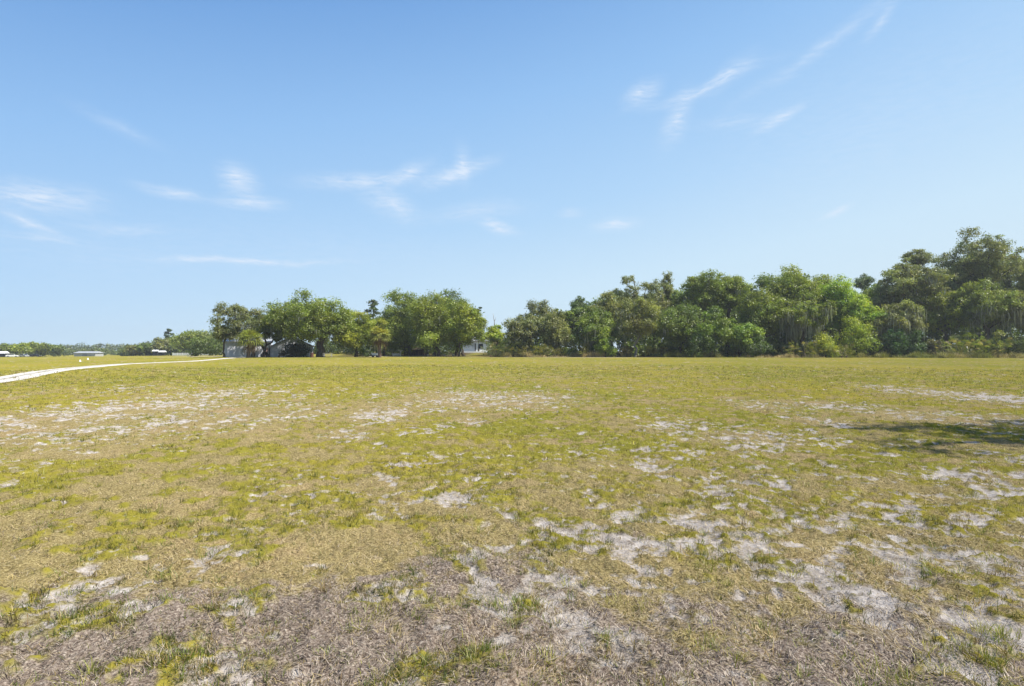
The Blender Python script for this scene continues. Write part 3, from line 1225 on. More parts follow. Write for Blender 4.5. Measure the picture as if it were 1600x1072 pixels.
def palm(label, px, hw, top, d, seed=1, green=(.25, .275, .06), dead=(.26, .17, .07), lean=0, deadn=22, basepy=None):
    rng = np.random.RandomState(seed)
    x, y, z = at(px, d)
    ht = zat(top, d) - z
    R = hw * d / F
    ch = ht - R * .72
    t = thing('palm_tree', label, 'palm tree', (x, y, z))
    mb = MB()
    k = 14
    pts = [(lean * (i / k) ** 1.5, 0, -.3 + (ch + .3) * i / k) for i in range(k + 1)]
    rs = [.26 + .10 * (1 - i / k) ** 3 + (.05 if i > k * .72 else 0) + .012 * (i % 2) for i in range(k + 1)]
    mb.tube(pts, rs, 10)
    # boots of old fronds under the crown
    for i in range(16):
        a = i * 2.4
        zz = ch * (.72 + .26 * i / 16)
        mb.tube([(lean + cos(a) * .27, sin(a) * .27, zz), (lean + cos(a) * .50, sin(a) * .50, zz + .34)], [.06, .035], 4)
    mb.build('trunk', M_PALMT, t, True)
    c0 = np.array([lean, 0, ch])
    L = []
    for i in range(54):
        u = 1 - 1.3 * (i + .5) / 54
        a = i * 2.39996 + rng.randn() * .15
        s = math.sqrt(max(0, 1 - u * u))
        dv = np.array([cos(a) * s, sin(a) * s, u + .05])
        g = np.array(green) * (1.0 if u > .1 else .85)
        if rng.rand() < .25:
            g = g * (1.35, 1.15, .9)
        L.append(fan(rng, c0, dv, R * rng.uniform(.40, .55), R * rng.uniform(.42, .55), 13, .20 + .22 * (1 - u), g, .095))
    link('crown', fans_mesh('crown', L), M_LEAF, t)
    L = []
    for i in range(deadn):
        a = i * 2.39996 + 1
        dv = np.array([cos(a) * .75, sin(a) * .75, -.35 - .75 * rng.rand()])
        L.append(fan(rng, c0 - (0, 0, .1), dv, R * rng.uniform(.3, .5), R * rng.uniform(.4, .5), 11, .75, np.array(dead) * rng.uniform(.5, 1.25), .045))
    link('dead_fronds', fans_mesh('dead_fronds', L), M_LEAF, t)
    return t


def palmetto(label, px, hw, top, d, seed=1, col=(.13, .15, .03), nf=26, group=None):
    rng = np.random.RandomState(seed + 900)
    x, y, z = at(px, d)
    ht = zat(top, d) - z
    rx = hw * d / F
    t = thing('palmetto', label, 'palmetto', (x, y, z), 0, group)
    L = []
    stems = MB()
    ns = max(2, int(rx / .8))
    for i in range(ns):
        sx = (i + .5) / ns * 2 * rx * .7 - rx * .7
        stems = MB()
        stems.tube([(sx, 0, -.1), (sx + .1, -.1, .25), (sx + .05, -.15, .42)], [.09, .10, .08], 6)
        stems.build('stem', M_PALMT, t)
    for i in range(nf):
        sx = rng.uniform(-.7, .7) * rx
        sy = rng.uniform(-.6, .6) * min(rx, 1.2)
        a = rng.rand() * 2 * pi
        e = rng.uniform(.25, 1.35)
        dv = np.array([cos(a) * cos(e), sin(a) * cos(e), sin(e)])
        g = np.array(col) * rng.lognormal(0, .15)
        if rng.rand() < .22:
            g = np.array((.30, .25, .10)) * rng.uniform(.7, 1.2)
        bl = rng.uniform(.38, .52)
        pe = max(.2, (ht * rng.uniform(.6, 1.0) - .3 - bl * .8))
        L.append(fan(rng, np.array([sx, sy, .3]), dv, pe, bl * min(1.3, max(.8, ht / 1.6)), 11, .22, g, .04))
    link('fronds', fans_mesh('fronds', L), M_LEAF, t)
    return t


# ---- left group: oaks, pines and palms round the barns
oak('thin grey-barked oak with sparse twiggy crown, standing left of the big spreading oak', 378, 48, 470, 107, bot=531, col=G4, n=11000, clumps=58, rc=.85, seed=2,
    moss=220, tr=.30, trunks=((0, 0), (2.6, 1)), shell=2.6, gap=.9, tpx=395, size=.14, lump=.16)
oak('low shady oak with drooping boughs over the left end of the grey barn', 350, 22, 508, 107, bot=533, col=G4, n=6000, clumps=26, seed=3, moss=60, tr=.2)
oak('big spreading live oak with thick forked trunk in front of the barn gable', 486, 74, 464, 108, bot=536, col=G1, n=38000, clumps=130, rc=1.3, seed=4,
    moss=500, tr=.75, tpx=501, fork=3.4, ry=8, lump=.06, size=.16)
oak('dark leaning oak beside the pink doorway of the barn', 424, 34, 480, 108, bot=534, col=G1, n=13000, clumps=48, seed=5, moss=160, tr=.26, tpx=409, lean=1.0)
oak('light green oak with low hanging boughs between the big oak and the right palm', 562, 44, 485, 112, bot=549, col=(0.168, 0.203, 0.045), n=22000, clumps=74, seed=6,
    moss=140, tr=.35, tpx=556, hue=.4)
oak('small rounded oak filling the gap behind the right palm', 600, 26, 490, 128, bot=548, col=G1, n=9000, clumps=34, seed=7, moss=60, tr=.25)
oak('tall dense oak at the left of the central clump, behind the brown shed', 630, 42, 455, 124, bot=545, col=G1, n=26000, clumps=88, seed=8, moss=80, tr=.4, tpx=640)
oak('broad bushy oak in the middle of the central clump', 676, 44, 456, 117, bot=546, col=G1, n=30000, clumps=96, seed=9, moss=60, tr=.38, trunks=((-1.4, 0), (.3, .8), (1.3, 0)), hue=.3)
oak('tall oak with a peaked crown right of the middle of the central clump', 702, 40, 453, 122, bot=545, col=G2, n=24000, clumps=84, seed=10, moss=60, tr=.36, trunks=((0, 0), (1.6, .3)), tpx=714, hue=.3)
oak('rounded oak at the right end of the central clump, boughs hanging before the white house', 731, 30, 470, 116, bot=538, col=(0.161, 0.203, 0.036), n=18000, clumps=62, seed=11,
    moss=60, tr=.22, tpx=717, hue=.35)
pine('dark pine rising between the two groups of oaks left of centre', 583, 16, 467, 150, seed=3)
pine('dark thin pine peeping over the right shoulder of the central clump', 748, 8, 478, 160, seed=4, n=1400, clumps=9)
pine('dark pine standing up behind the round oak far left', 263, 9, 513, 285, seed=5, n=2200, clumps=12, low=.35)
oak('dark oak behind the palm between both oak groups', 612, 22, 478, 150, bot=535, col=G5, n=5000, clumps=26, seed=12)
palm('cabbage palm with green crown, standing before the grey barn by the drive', 388, 25, 514, 99, seed=3, lean=.3, deadn=12)
palm('cabbage palm with a yellowing crown and brown skirt, right of the spreading oak', 593, 22, 509, 103, seed=5, green=(.25, .265, .065), dead=(.22, .14, .06), deadn=14)
shrub('very dark rounded evergreen bush in front of the barn gable', 462, 25, 536, 107, col=(0.022, 0.039, 0.017), n=7000, clumps=22, seed=3, hue=.05, ry=2.6)
shrub('small bushy shrub on the far side of the right palm trunk', 575, 12, 543, 117, col=G5, n=1500, clumps=8, seed=4)
oak('light green sapling thicket behind the white house corner', 775, 24, 500, 128, bot=540, col=(0.196, 0.259, 0.031), n=8000, clumps=30, seed=14, tr=.15, hue=.4)
for i, (px, hw, top, d) in enumerate(((770, 10, 527, 112), (783, 12, 519, 114), (797, 10, 531, 113))):
    palmetto(['dark palmetto nearest the white house', 'tallest dark palmetto right of the white house', 'dark palmetto third from the white house'][i],
             px, hw, top, d, seed=i, col=(0.119, 0.140, 0.049), nf=46, group='palmettos beside the white house')
sn = thing('dead_snag', 'bare dead snag poking above the trees right of the central clump', 'dead tree', at(773, 150))
m_ = MB()
hs = zat(490, 150) - at(773, 150)[2]
m_.tube([(0, 0, -.2), (.1, 0, hs * .5), (-.1, 0, hs * .8), (-.45, 0, hs)], [.22, .16, .1, .04], 6)
m_.tube([(-.1, 0, hs * .8), (.4, .2, hs * .93)], [.06, .02], 5)
m_.build('trunk', M_BARKP, sn, True)

# ---- the wood on the right, front row from left to right
(oak('grey-green mossy oak, leftmost of the wood', 822, 34, 487, 116, bot=545, col=G4, n=17000, clumps=60, seed=20, moss=420, mossl=(1, 3), tr=.3))
oak('thin-topped mossy oak standing behind the leftmost oak of the wood', 838, 28, 468, 124, bot=520, col=G4, n=9000, clumps=46, rc=.9, seed=21, moss=220, gap=.9, size=.14)
oak('grey-green oak with drooping moss, second in the front row of the wood', 868, 26, 485, 115, bot=543, col=G4, n=13000, clumps=48, seed=22, moss=300, tr=.25)
oak('dark green round-headed tree rising behind the left part of the wood', 906, 22, 457, 135, bot=510, col=G5, n=10000, clumps=46, rc=1.1, seed=23, tr=.3, name='broadleaf_tree', cat='tree', hue=.08)
oak('olive oak hung with brown moss, left of the bright round bush', 930, 34, 477, 112, bot=540, col=G2, n=16000, clumps=60, seed=24, moss=520, mossl=(1.5, 4), tr=.3, tpx=915, bark=M_BARKP)
oak('mossy oak with a domed dusty crown above the bright round bush', 955, 34, 457, 118, bot=520, col=G6, n=15000, clumps=62, seed=25, moss=420, mossl=(1.5, 4), tr=.35)
oak('tall thin oak with open twiggy top left of centre of the wood', 980, 22, 434, 122, bot=505, col=G4, n=9000, clumps=56, rc=.85, seed=26, moss=200, gap=.95, size=.14, tr=.3, lump=.2)
oak('tall airy oak with sky showing through its crown', 1022, 26, 431, 120, bot=510, col=G4, n=10000, clumps=62, rc=.9, seed=27, moss=200, gap=.95, size=.14, tr=.32, lump=.15)
oak('slender tree with a pointed airy top, beside the airy oak', 1043, 10, 420, 124, bot=470, col=G4, n=3500, clumps=24, rc=.75, seed=28, gap=.9, size=.14, tr=.2)
oak('pale-trunked oak with olive crown standing at the edge of the wood', 1000, 36, 463, 109, bot=530, col=G6, n=15000, clumps=60, seed=29, moss=350, mossl=(1, 3), tr=.28, tpx=992, bark=M_BARKP)
oak('deep green full oak bulging low out of the wood', 1062, 34, 473, 107, bot=545, col=G2, n=19000, clumps=66, seed=30, moss=60, tr=.3, hue=.3)
oak('tall oak with dark crooked limbs showing under its crown', 1094, 30, 425, 117, bot=480, col=G1, n=14000, clumps=58, rc=1.15, seed=31, moss=80, gap=.85, tr=.42, fork=8, lump=.15)
oak('tall oak with forked dark limbs, next to the crooked one', 1138, 32, 427, 117, bot=485, col=G1, n=15000, clumps=60, rc=1.15, seed=32, moss=60, gap=.85, tr=.42, fork=8)
oak('broad low green oak in front of the two dark-limbed oaks', 1110, 46, 481, 106, bot=545, col=(0.112, 0.165, 0.035), n=25000, clumps=84, seed=33, moss=40, tr=.35, hue=.35)
oak('low rounded oak with bright leaf clusters near the centre of the wood', 1155, 30, 500, 105, bot=548, col=(0.119, 0.182, 0.042), n=13000, clumps=44, seed=34, tr=.25, hue=.35)
oak('olive oak sloping up to the highest dome of the wood', 1190, 38, 447, 110, bot=530, col=G1, n=20000, clumps=72, seed=35, moss=220, tr=.38, hue=.3)
oak('domed oak with the highest crown in the middle of the wood', 1237, 44, 420, 115, bot=500, col=G1, n=25000, clumps=90, seed=36, moss=160, tr=.5, hue=.3, size=.16)
oak('oak dripping with long grey moss over the palmetto thicket', 1256, 46, 462, 106, bot=515, col=G1, n=20000, clumps=70, seed=37, moss=1500, mossl=(2, 5.5), tr=.4, fork=5, hue=.3)
oak('oak with small tufted heads right of the highest dome', 1287, 30, 424, 119, bot=500, col=G1, n=13000, clumps=56, seed=38, moss=60, tr=.35, hue=.4)
oak('bright green tree with glossy leaves right of the moss-hung oak', 1312, 28, 430, 112, bot=520, col=(0.154, 0.245, 0.028), n=17000, clumps=60, seed=39, tr=.3, name='broadleaf_tree', cat='tree', hue=.4)
oak('small round dark pine-like head seen between the bright tree and the tall oaks', 1350, 15, 428, 140, bot=455, col=G5, n=3500, clumps=20, rc=.9, seed=40, name='broadleaf_tree', cat='tree', tr=.25, hue=.05)
oak('bright yellow-green leafy tree below the small dark head', 1345, 34, 460, 108, bot=525, col=(0.161, 0.245, 0.031), n=16000, clumps=56, seed=41, tr=.25, name='broadleaf_tree', cat='tree', hue=.4)
oak('plain green oak filling the dip between the small dark head and the layered oak', 1372, 28, 446, 117, bot=520, col=G2, n=12000, clumps=50, seed=51, tr=.3)
oak('wide grey-green oak with layered flat crown left of the tallest oak', 1420, 48, 404, 113, bot=490, col=G4, n=24000, clumps=96, rc=1.25, seed=42, moss=520, mossl=(1, 3.5), gap=.85, tr=.5, lump=.16, flat=.55)
oak('small flat-topped oak crown poking out above the layered oak', 1433, 20, 387, 119, bot=420, col=G4, n=5500, clumps=28, rc=.95, seed=43, gap=.9, tr=.3, flat=.5, size=.14)
oak('mossy oak hung with grey curtains under the layered oak', 1404, 36, 470, 105, bot=525, col=G6, n=15000, clumps=56, seed=44, moss=1100, mossl=(1.5, 4.5), tr=.35)
oak('tallest oak of the wood with big dark limbs and open crown', 1530, 50, 367, 112, bot=455, col=G4, n=27000, clumps=110, rc=1.2, seed=45, moss=360, mossl=(.8, 2.5), gap=.88, tr=.6, fork=11, lump=.15, flat=.6)
oak('oak with arching outer limb at the right edge of the photo', 1612, 32, 398, 110, bot=500, col=G4, n=15000, clumps=64, rc=1.15, seed=46, moss=260, gap=.88, tr=.45, flat=.6)
oak('oak crown behind the palmetto clump and below the tallest oak', 1478, 34, 455, 108, bot=520, col=G1, n=16000, clumps=58, seed=47, moss=160, tr=.3, hue=.4)
oak('dome-shaped oak in front of the tallest oak, with moss curtains below', 1542, 46, 440, 104, bot=512, col=(0.133, 0.165, 0.050), n=26000, clumps=86, seed=48, moss=1300, mossl=(1.5, 4.5), tr=.42, fork=5)
oak('oak with thick moss curtains at the right edge of the photo', 1612, 34, 452, 102, bot=515, col=G6, n=17000, clumps=60, seed=49, moss=900, mossl=(1.5, 4.5), tr=.4)
oak('mossy oak just outside the right edge, end of the wood', 1690, 50, 400, 102, bot=510, col=G4, n=17000, clumps=70, seed=50, moss=300, tr=.45, size=.2)

# second row: seen only as dark depth between the front trees
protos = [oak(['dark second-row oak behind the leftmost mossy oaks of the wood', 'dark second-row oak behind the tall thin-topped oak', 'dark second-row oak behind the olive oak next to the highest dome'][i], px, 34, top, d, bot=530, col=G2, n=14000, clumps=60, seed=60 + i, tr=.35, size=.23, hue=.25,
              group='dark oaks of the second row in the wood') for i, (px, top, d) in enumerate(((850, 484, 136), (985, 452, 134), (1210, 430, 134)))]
rg = np.random.RandomState(5)
BEHIND = ['behind the grey-green oak with drooping moss', 'right behind the dark round-headed tree', 'behind the bright green round bush', 'behind the tall airy oak',
          'between the pointed airy tree and the crooked-limbed oak', 'directly behind the crooked-limbed oak', 'directly behind the oak with forked dark limbs',
          'in the notch right of the forked dark limbs', 'directly behind the highest dome of the wood', 'behind the oak with small tufted heads', 'behind the bright green glossy tree',
          'under the small round dark head', 'in the dip left of the layered oak', 'behind the small flat-topped crown', 'between the layered oak and the tallest oak',
          'left of the tallest oak trunk', 'directly behind the tallest oak', 'behind the right side of the tallest oak', 'just beyond the right edge behind the arching limb', 'far outside the right edge, last of the row']
for i, (px, top) in enumerate(((885, 485), (915, 480), (950, 475), (1020, 462), (1055, 455), (1090, 458), (1130, 455), (1170, 450), (1245, 436), (1280, 440), (1315, 452), (1350, 458),
                               (1390, 445), (1430, 430), (1470, 425), (1510, 405), (1550, 400), (1590, 405), (1640, 410), (1700, 420))):
    d = rg.uniform(126, 140)
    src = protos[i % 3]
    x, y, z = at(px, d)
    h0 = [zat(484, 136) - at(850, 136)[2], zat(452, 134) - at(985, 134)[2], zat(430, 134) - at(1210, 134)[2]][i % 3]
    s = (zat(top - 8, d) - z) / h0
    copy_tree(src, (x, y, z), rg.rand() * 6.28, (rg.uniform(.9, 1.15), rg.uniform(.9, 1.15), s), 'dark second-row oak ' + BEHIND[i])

# undergrowth of the wood: one mass of bushes in the shade
def thicket(name, label_pts, seed, col, n, size=.26):
    rng = np.random.RandomState(seed)
    C, R = [], []
    for (p0, p1, d0, d1, top, k) in label_pts:
        for _ in range(k):
            px = rng.uniform(p0, p1)
            d = rng.uniform(d0, d1)
            x, y, z = at(px, d)
            hh = zat(top, d) - z
            zz = z + hh * rng.uniform(.1, .85)
            if rng.rand() < .25:
                zz = z + rng.uniform(.2, 1.6)
            C.append((x, y, zz))
            R.append(rng.uniform(.8, 1.5))
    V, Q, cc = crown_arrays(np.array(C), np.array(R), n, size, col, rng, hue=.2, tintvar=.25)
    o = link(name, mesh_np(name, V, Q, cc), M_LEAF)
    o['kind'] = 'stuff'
    return o


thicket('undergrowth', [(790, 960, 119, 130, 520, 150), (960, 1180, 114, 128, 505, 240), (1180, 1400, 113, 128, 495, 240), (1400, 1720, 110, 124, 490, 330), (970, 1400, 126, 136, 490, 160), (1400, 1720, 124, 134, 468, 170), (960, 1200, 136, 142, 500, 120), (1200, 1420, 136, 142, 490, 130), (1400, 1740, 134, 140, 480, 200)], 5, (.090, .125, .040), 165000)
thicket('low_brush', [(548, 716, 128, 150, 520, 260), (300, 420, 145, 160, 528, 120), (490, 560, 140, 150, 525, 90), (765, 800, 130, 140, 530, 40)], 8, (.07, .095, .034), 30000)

# shrubs and palmettos along the edge of the wood
shrub('bright green round bush at the foot of the mossy oaks, left part of the wood', 946, 17, 515, 108, col=(0.161, 0.231, 0.049), n=7000, clumps=26, seed=10, hue=.35)
shrub('yellowish shrub by the pale trunk at the edge of the wood', 1018, 10, 535, 108, col=(0.210, 0.210, 0.042), n=1800, clumps=9, seed=11)
shrub('bright leafy bush in the thicket under the moss-hung oak', 1292, 24, 522, 102, col=(0.189, 0.238, 0.036), n=6000, clumps=24, seed=12, hue=.5)
shrub('tall bright green shrub left of the mossy curtains', 1338, 26, 487, 103, col=(0.189, 0.259, 0.034), n=9000, clumps=34, seed=13, hue=.5)
shrub('dark green cedar-like shrub below the grey moss curtains', 1398, 18, 502, 102, col=(0.042, 0.084, 0.028), n=7000, clumps=28, seed=14, hue=.1)
shrub('dark green bushy shrub right of the cedar-like one', 1432, 16, 515, 102, col=(0.050, 0.092, 0.028), n=5000, clumps=22, seed=15, hue=.1)
shrub('grey-brown twiggy shrub right of the dark shrubs', 1462, 14, 520, 101, col=(0.112, 0.105, 0.056), n=3000, clumps=16, seed=16, hue=.1)
shrub('dark bush at the foot of the low green oak in the wood', 1090, 22, 525, 103, col=(0.056, 0.091, 0.031), n=5000, clumps=22, seed=17)
shrub('dark bush beneath the bright leaf clusters near centre of the wood', 1182, 20, 527, 103, col=(0.056, 0.091, 0.031), n=5000, clumps=20, seed=18)
shrub('olive bush between the leftmost palmettos and the bright round bush', 915, 14, 530, 110, col=(0.140, 0.140, 0.042), n=3000, clumps=14, seed=19)
shrub('brownish shrub right of the bright round bush', 978, 12, 533, 108, col=(0.119, 0.112, 0.049), n=2500, clumps=12, seed=20)
shrub('pale green leafy shrub at the foot of the dome-shaped oak', 1556, 12, 514, 100, col=(0.182, 0.210, 0.063), n=2500, clumps=14, seed=21)
shrub('shady shrub at the right edge of the photo', 1598, 20, 527, 99, col=(0.070, 0.098, 0.042), n=3500, clumps=18, seed=22)
EDGE = [(818, 9, 537, 112, (.16, .15, .045), 'yellow-green palmetto, leftmost at the edge of the wood'),
        (848, 12, 534, 111, (.20, .19, .04), 'yellowest palmetto near the left end of the wood'),
        (868, 9, 540, 111, (.15, .14, .05), 'small palmetto right of the yellowest one'),
        (1036, 9, 538, 107, (.15, .14, .04), 'palmetto right of the pale trunk'),
        (1240, 14, 530, 102, (.12, .13, .03), 'palmetto under the long grey moss'),
        (1268, 12, 528, 101, (.15, .16, .03), 'palmetto between the moss and the bright leafy bush'),
        (1318, 10, 532, 100, (.16, .17, .03), 'palmetto at the foot of the tall bright shrub'),
        (1492, 16, 518, 100, (.13, .15, .025), 'bushy palmetto left of the biggest one'),
        (1516, 22, 514, 100, (.16, .19, .030), 'biggest bright palmetto near the right edge'),
        (1540, 12, 526, 99, (.14, .16, .035), 'palmetto at the right side of the biggest one'),
        (1576, 14, 522, 100, (.11, .13, .035), 'shaded palmetto close to the right edge')]
for i, (px, hw, top, d, c, lb) in enumerate(EDGE):
    palmetto(lb, px, hw, top, d, seed=40 + i, col=c, nf=int(26 + hw * 2), group='palmettos along the edge of the wood')

# ---- far left: distant trees across the airfield-like meadow
oak('broad round live oak behind the white fence, dark forked trunk', 305, 38, 513, 232, bot=546, col=G1, n=14000, clumps=70, rc=2.0, seed=70, tr=.8, fork=3.2, ry=10, gap=.7)
oak('olive tree right of the round oak far left', 337, 18, 518, 225, bot=550, col=G6, n=6000, clumps=30, rc=1.6, seed=71, tr=.3)
FAR = [(-40, 34, 528, 270, G6, 'grey-green tree off the left edge behind the parked cars'), (8, 22, 535, 282, G1, 'leftmost tree behind the parked cars'), (33, 14, 536, 270, G3, 'bright green tree behind the two parked cars'),
       (60, 22, 532, 275, G1, 'widest round tree far left, right of the parked cars'), (84, 10, 541, 290, G2, 'small dark tree at the right of the widest round tree'),
       (212, 11, 539, 270, G6, 'pale small tree left of the dark rounded tree'), (228, 13, 534, 262, (.075, .115, .03), 'dark rounded tree left of the white roofs'),
       (250, 15, 528, 262, G6, 'dusty olive tree above the white roofs'), (272, 16, 524, 268, G6, 'dusty olive tree between the white roofs and the round oak')]
for i, (px, hw, top, d, c, lb) in enumerate(FAR):
    oak(lb, px, hw, top, d, bot=552, col=c, n=4500, clumps=26, rc=1.5, seed=80 + i, tr=.25)


def far_wood():
    rng = np.random.RandomState(77)
    C, R = [], []
    for i in range(900):
        px = rng.uniform(-420, 345)
        d = rng.uniform(520, 600)
        top = 541.5 - 3.0 * fbm(np.array([px]), np.array([0.]), 40, 3, 9)[0] - (5 if px > 190 else 0) * sst(190, 260, px) - rng.rand() * 1.5
        x, y, z = at(px, d)
        hh = (HY - top) / F * d + EYE - z
        C.append((x, y, z + hh * rng.uniform(.0, .85)))
        R.append(rng.uniform(2.2, 3.8))
    V, Q, cc = crown_arrays(np.array(C), np.array(R), 60000, .7, (.085, .108, .060), rng, hue=.2, tintvar=.22, subs=7)
    o = link('distant_wood', mesh_np('distant_wood', V, Q, cc), M_LEAF)
    o['kind'] = 'stuff'


far_wood()
thicket('hedgerow_brush', [(-60, 100, 285, 300, 540, 170), (85, 200, 380, 420, 544, 160), (190, 250, 272, 285, 537, 110), (235, 300, 272, 290, 531, 120), (262, 350, 262, 270, 530, 90)], 12, (.085, .11, .045), 22000, .5)


# ---- the tree to the right, out of frame, whose shade falls on the grass
def shade_tree():
    rng = np.random.RandomState(21)
    C, R = pick_clumps(rng, 48, 5.6, 2.3, 12.6, 2.6, 1.7, .85, 1.0, 2.4, .15)
    x, y = 19.9, 8.2
    t = thing('oak_tree', 'oak standing right of the view, casting the dappled shade on the grass', 'oak', (x, y, Hs(x, y)))
    mb, _ = skeleton(rng, C, R, 6.5, .42)
    mb.build('trunk', M_BARK, t, True)
    V, Q, cc = crown_arrays(C, R, 12500, .085, G2, rng)
    link('crown', mesh_np('crown', V, Q, cc), M_LEAF, t)


shade_tree()


# ------------------------------------------------------------------ buildings and small things
def ribbed(name, c, ribs=2.2, rough=.5):
    m, nt, out = newmat(name)
    p = nt.nodes.new('ShaderNodeBsdfPrincipled')
    p.inputs['Roughness'].default_value = rough
    tcn = nt.nodes.new('ShaderNodeTexCoord')
    w = nt.nodes.new('ShaderNodeTexWave')
    w.inputs['Scale'].default_value = ribs
    w.inputs['Distortion'].default_value = 0
    nt.links.new(tcn.outputs['Object'], w.inputs['Vector'])
    no = nt.nodes.new('ShaderNodeTexNoise')
    no.inputs['Scale'].default_value = 1.2
    no.inputs['Detail'].default_value = 5
    nt.links.new(tcn.outputs['Object'], no.inputs['Vector'])
    r = nt.nodes.new('ShaderNodeValToRGB')
    r.color_ramp.elements[0].position = .3
    r.color_ramp.elements[1].position = .7
    r.color_ramp.elements[0].color = [v * .85 for v in c] + [1]
    r.color_ramp.elements[1].color = [v for v in c] + [1]
    nt.links.new(no.outputs['Fac'], r.inputs[0])
    nt.links.new(r.outputs[0], p.inputs['Base Color'])
    b = nt.nodes.new('ShaderNodeBump')
    b.inputs['Strength'].default_value = .4
    b.inputs['Distance'].default_value = .03
    nt.links.new(w.outputs['Fac'], b.inputs['Height'])
    nt.links.new(b.outputs[0], p.inputs['Normal'])
    nt.links.new(p.outputs[0], out.inputs[0])
    return m


M_METAL = ribbed('ribbed_wall', (.76, .77, .83))
M_ROOFM = ribbed('ribbed_roof', (.36, .37, .39), 2.0, .55)
M_WHITE = plain('white_paint', (.82, .82, .80), .55, .05, 2)
M_DARK = plain('dark_opening', (.02, .02, .022), .5, .2, 3)
M_PINK = plain('faded_pink_paint', (.55, .36, .30), .7, .12, 2)
M_BROWNW = plain('weathered_boards', (.10, .075, .058), .9, .3, 4, stretch=(1, 1, .2))
M_GLASS = plain('window_glass', (.03, .04, .05), .08, .1, 2, spec=.6)
M_GREY = plain('grey_metal', (.28, .28, .29), .4, .1, 4, metal=.6)
M_TYRE = plain('rubber', (.02, .02, .02), .85, .15, 9)
M_CONC = plain('pale_concrete', (.48, .46, .41), .9, .15, 5)
M_RUST = plain('rusty_metal', (.12, .055, .038), .8, .3, 6)
M_GREEN = plain('green_plastic', (.05, .09, .05), .6, .1, 4)

# grey metal barn: long low wall at the left, a gabled block at the right
x0, d0, z0 = at(349, 110)
BR = radians(21)
b = thing('metal_barn', 'pale grey metal barn with low wall and gabled end behind the palm and dark bush', 'barn', (x0, d0, z0), BR)
def bx_px(px):
    k = (px - 800) / F
    return (k * d0 - x0) / (cos(BR) - k * sin(BR))
ev = zat(534.5, 111) - z0
w1 = bx_px(424)
m = MB()
m.prism([(0, -.3), (w1, -.3), (w1, ev), (w1 / 2, ev + .02), (0, ev)], 0, 6)
m.build('wall', M_METAL, b)
m = MB()
m.add([(-.35, -.35, ev + .02), (w1 + .1, -.35, ev + .02), (w1 + .1, 6.3, ev + 1.4), (-.35, 6.3, ev + 1.4),
       (-.35, -.35, ev + .14), (w1 + .1, -.35, ev + .14), (w1 + .1, 6.3, ev + 1.52), (-.35, 6.3, ev + 1.52)],
      [(0, 3, 2, 1), (4, 5, 6, 7), (0, 1, 5, 4), (1, 2, 6, 5), (2, 3, 7, 6), (3, 0, 4, 7)])
m.build('roof', M_ROOFM, b)
g0, g1, gp_ = bx_px(424) + .01, bx_px(489), bx_px(456)
zp = zat(526, 115) - z0
ze = zat(541, 115) - z0
m = MB()
m.prism([(g0, -.3), (g1, -.3), (g1, ze), (gp_, zp), (g0, ze)], -.4, 7)
m.build('gable_wall', M_METAL, b)
m = MB()
for sx, ex in ((g0 - .3, gp_), (g1 + .3, gp_)):
    sl = (zp - ze) / abs(gp_ - (g0 if sx < ex else g1))
    zs = zp - sl * abs(gp_ - sx)
    m.add([(sx, -.7, zs + .02), (ex, -.7, zp + .02), (ex, 7.3, zp + .02), (sx, 7.3, zs + .02), (sx, -.7, zs + .14), (ex, -.7, zp + .14), (ex, 7.3, zp + .14), (sx, 7.3, zs + .14)],
          [(0, 3, 2, 1), (4, 5, 6, 7), (0, 1, 5, 4), (1, 2, 6, 5), (2, 3, 7, 6), (3, 0, 4, 7)])
m.build('gable_roof', M_ROOFM, b)
for (pa, pb, mt, nm, tp) in ((393, 399, M_BROWNW, 'door', 541), (411.5, 415, M_BROWNW, 'doorway', 541), (415.4, 419.6, M_PINK, 'door', 543), (420, 422, M_BROWNW, 'post', 541)):
    m = MB()
    xa, xb = bx_px(pa), bx_px(pb)
    m.box(xa, xb, -.06, -.004, .02, zat(tp, 112) - z0)
    dr = m.build(nm, mt, b)
    if nm == 'door':
        f = MB()
        hh = zat(tp, 112) - z0
        f.box(xa - .06, xa - .003, -.10, -.004, 0, hh + .06)
        f.box(xb + .003, xb + .06, -.10, -.004, 0, hh + .06)
        f.box(xa, xb, -.10, -.004, hh + .004, hh + .07)
        f.build('frame', M_WHITE, dr)
    if nm == 'door' and mt is M_PINK:
        dr['label'] = 'faded pink door'

# white house
x0, d0, z0 = at(716, 160)
z0 = zat(551.3, 160)
wh = thing('white_house', 'white house with one square dark window beyond the central clump of oaks', 'house', (x0, 160, z0))
def hx(px):
    return (px - 716) / F * 160
hw_ = hx(766)
he = zat(532.5, 160) - z0
m = MB()
m.box(0, hx(741.6), 1.6, 8, -.6, he)
m.box(hx(741.6) + .002, hw_, 0, 8, -.6, he)
m.build('wall', M_WHITE, wh)
m = MB()
m.box(-.2, hw_ + .1, -.25, -.02, -.6, .42)
m.box(-.2, hx(741.6) - .02, -.02, 1.58, .30, .42)
m.build('porch', M_WHITE, wh)
m = MB()
for i in range(11):
    xx = .1 + i * (hx(741) - .2) / 10
    m.box(xx, xx + .05, -.16, -.10, .43, 1.3)
m.box(0, hx(741), -.18, -.08, 1.302, 1.37)
m.build('railing', M_WHITE, wh)
m = MB()
ym = 4.0
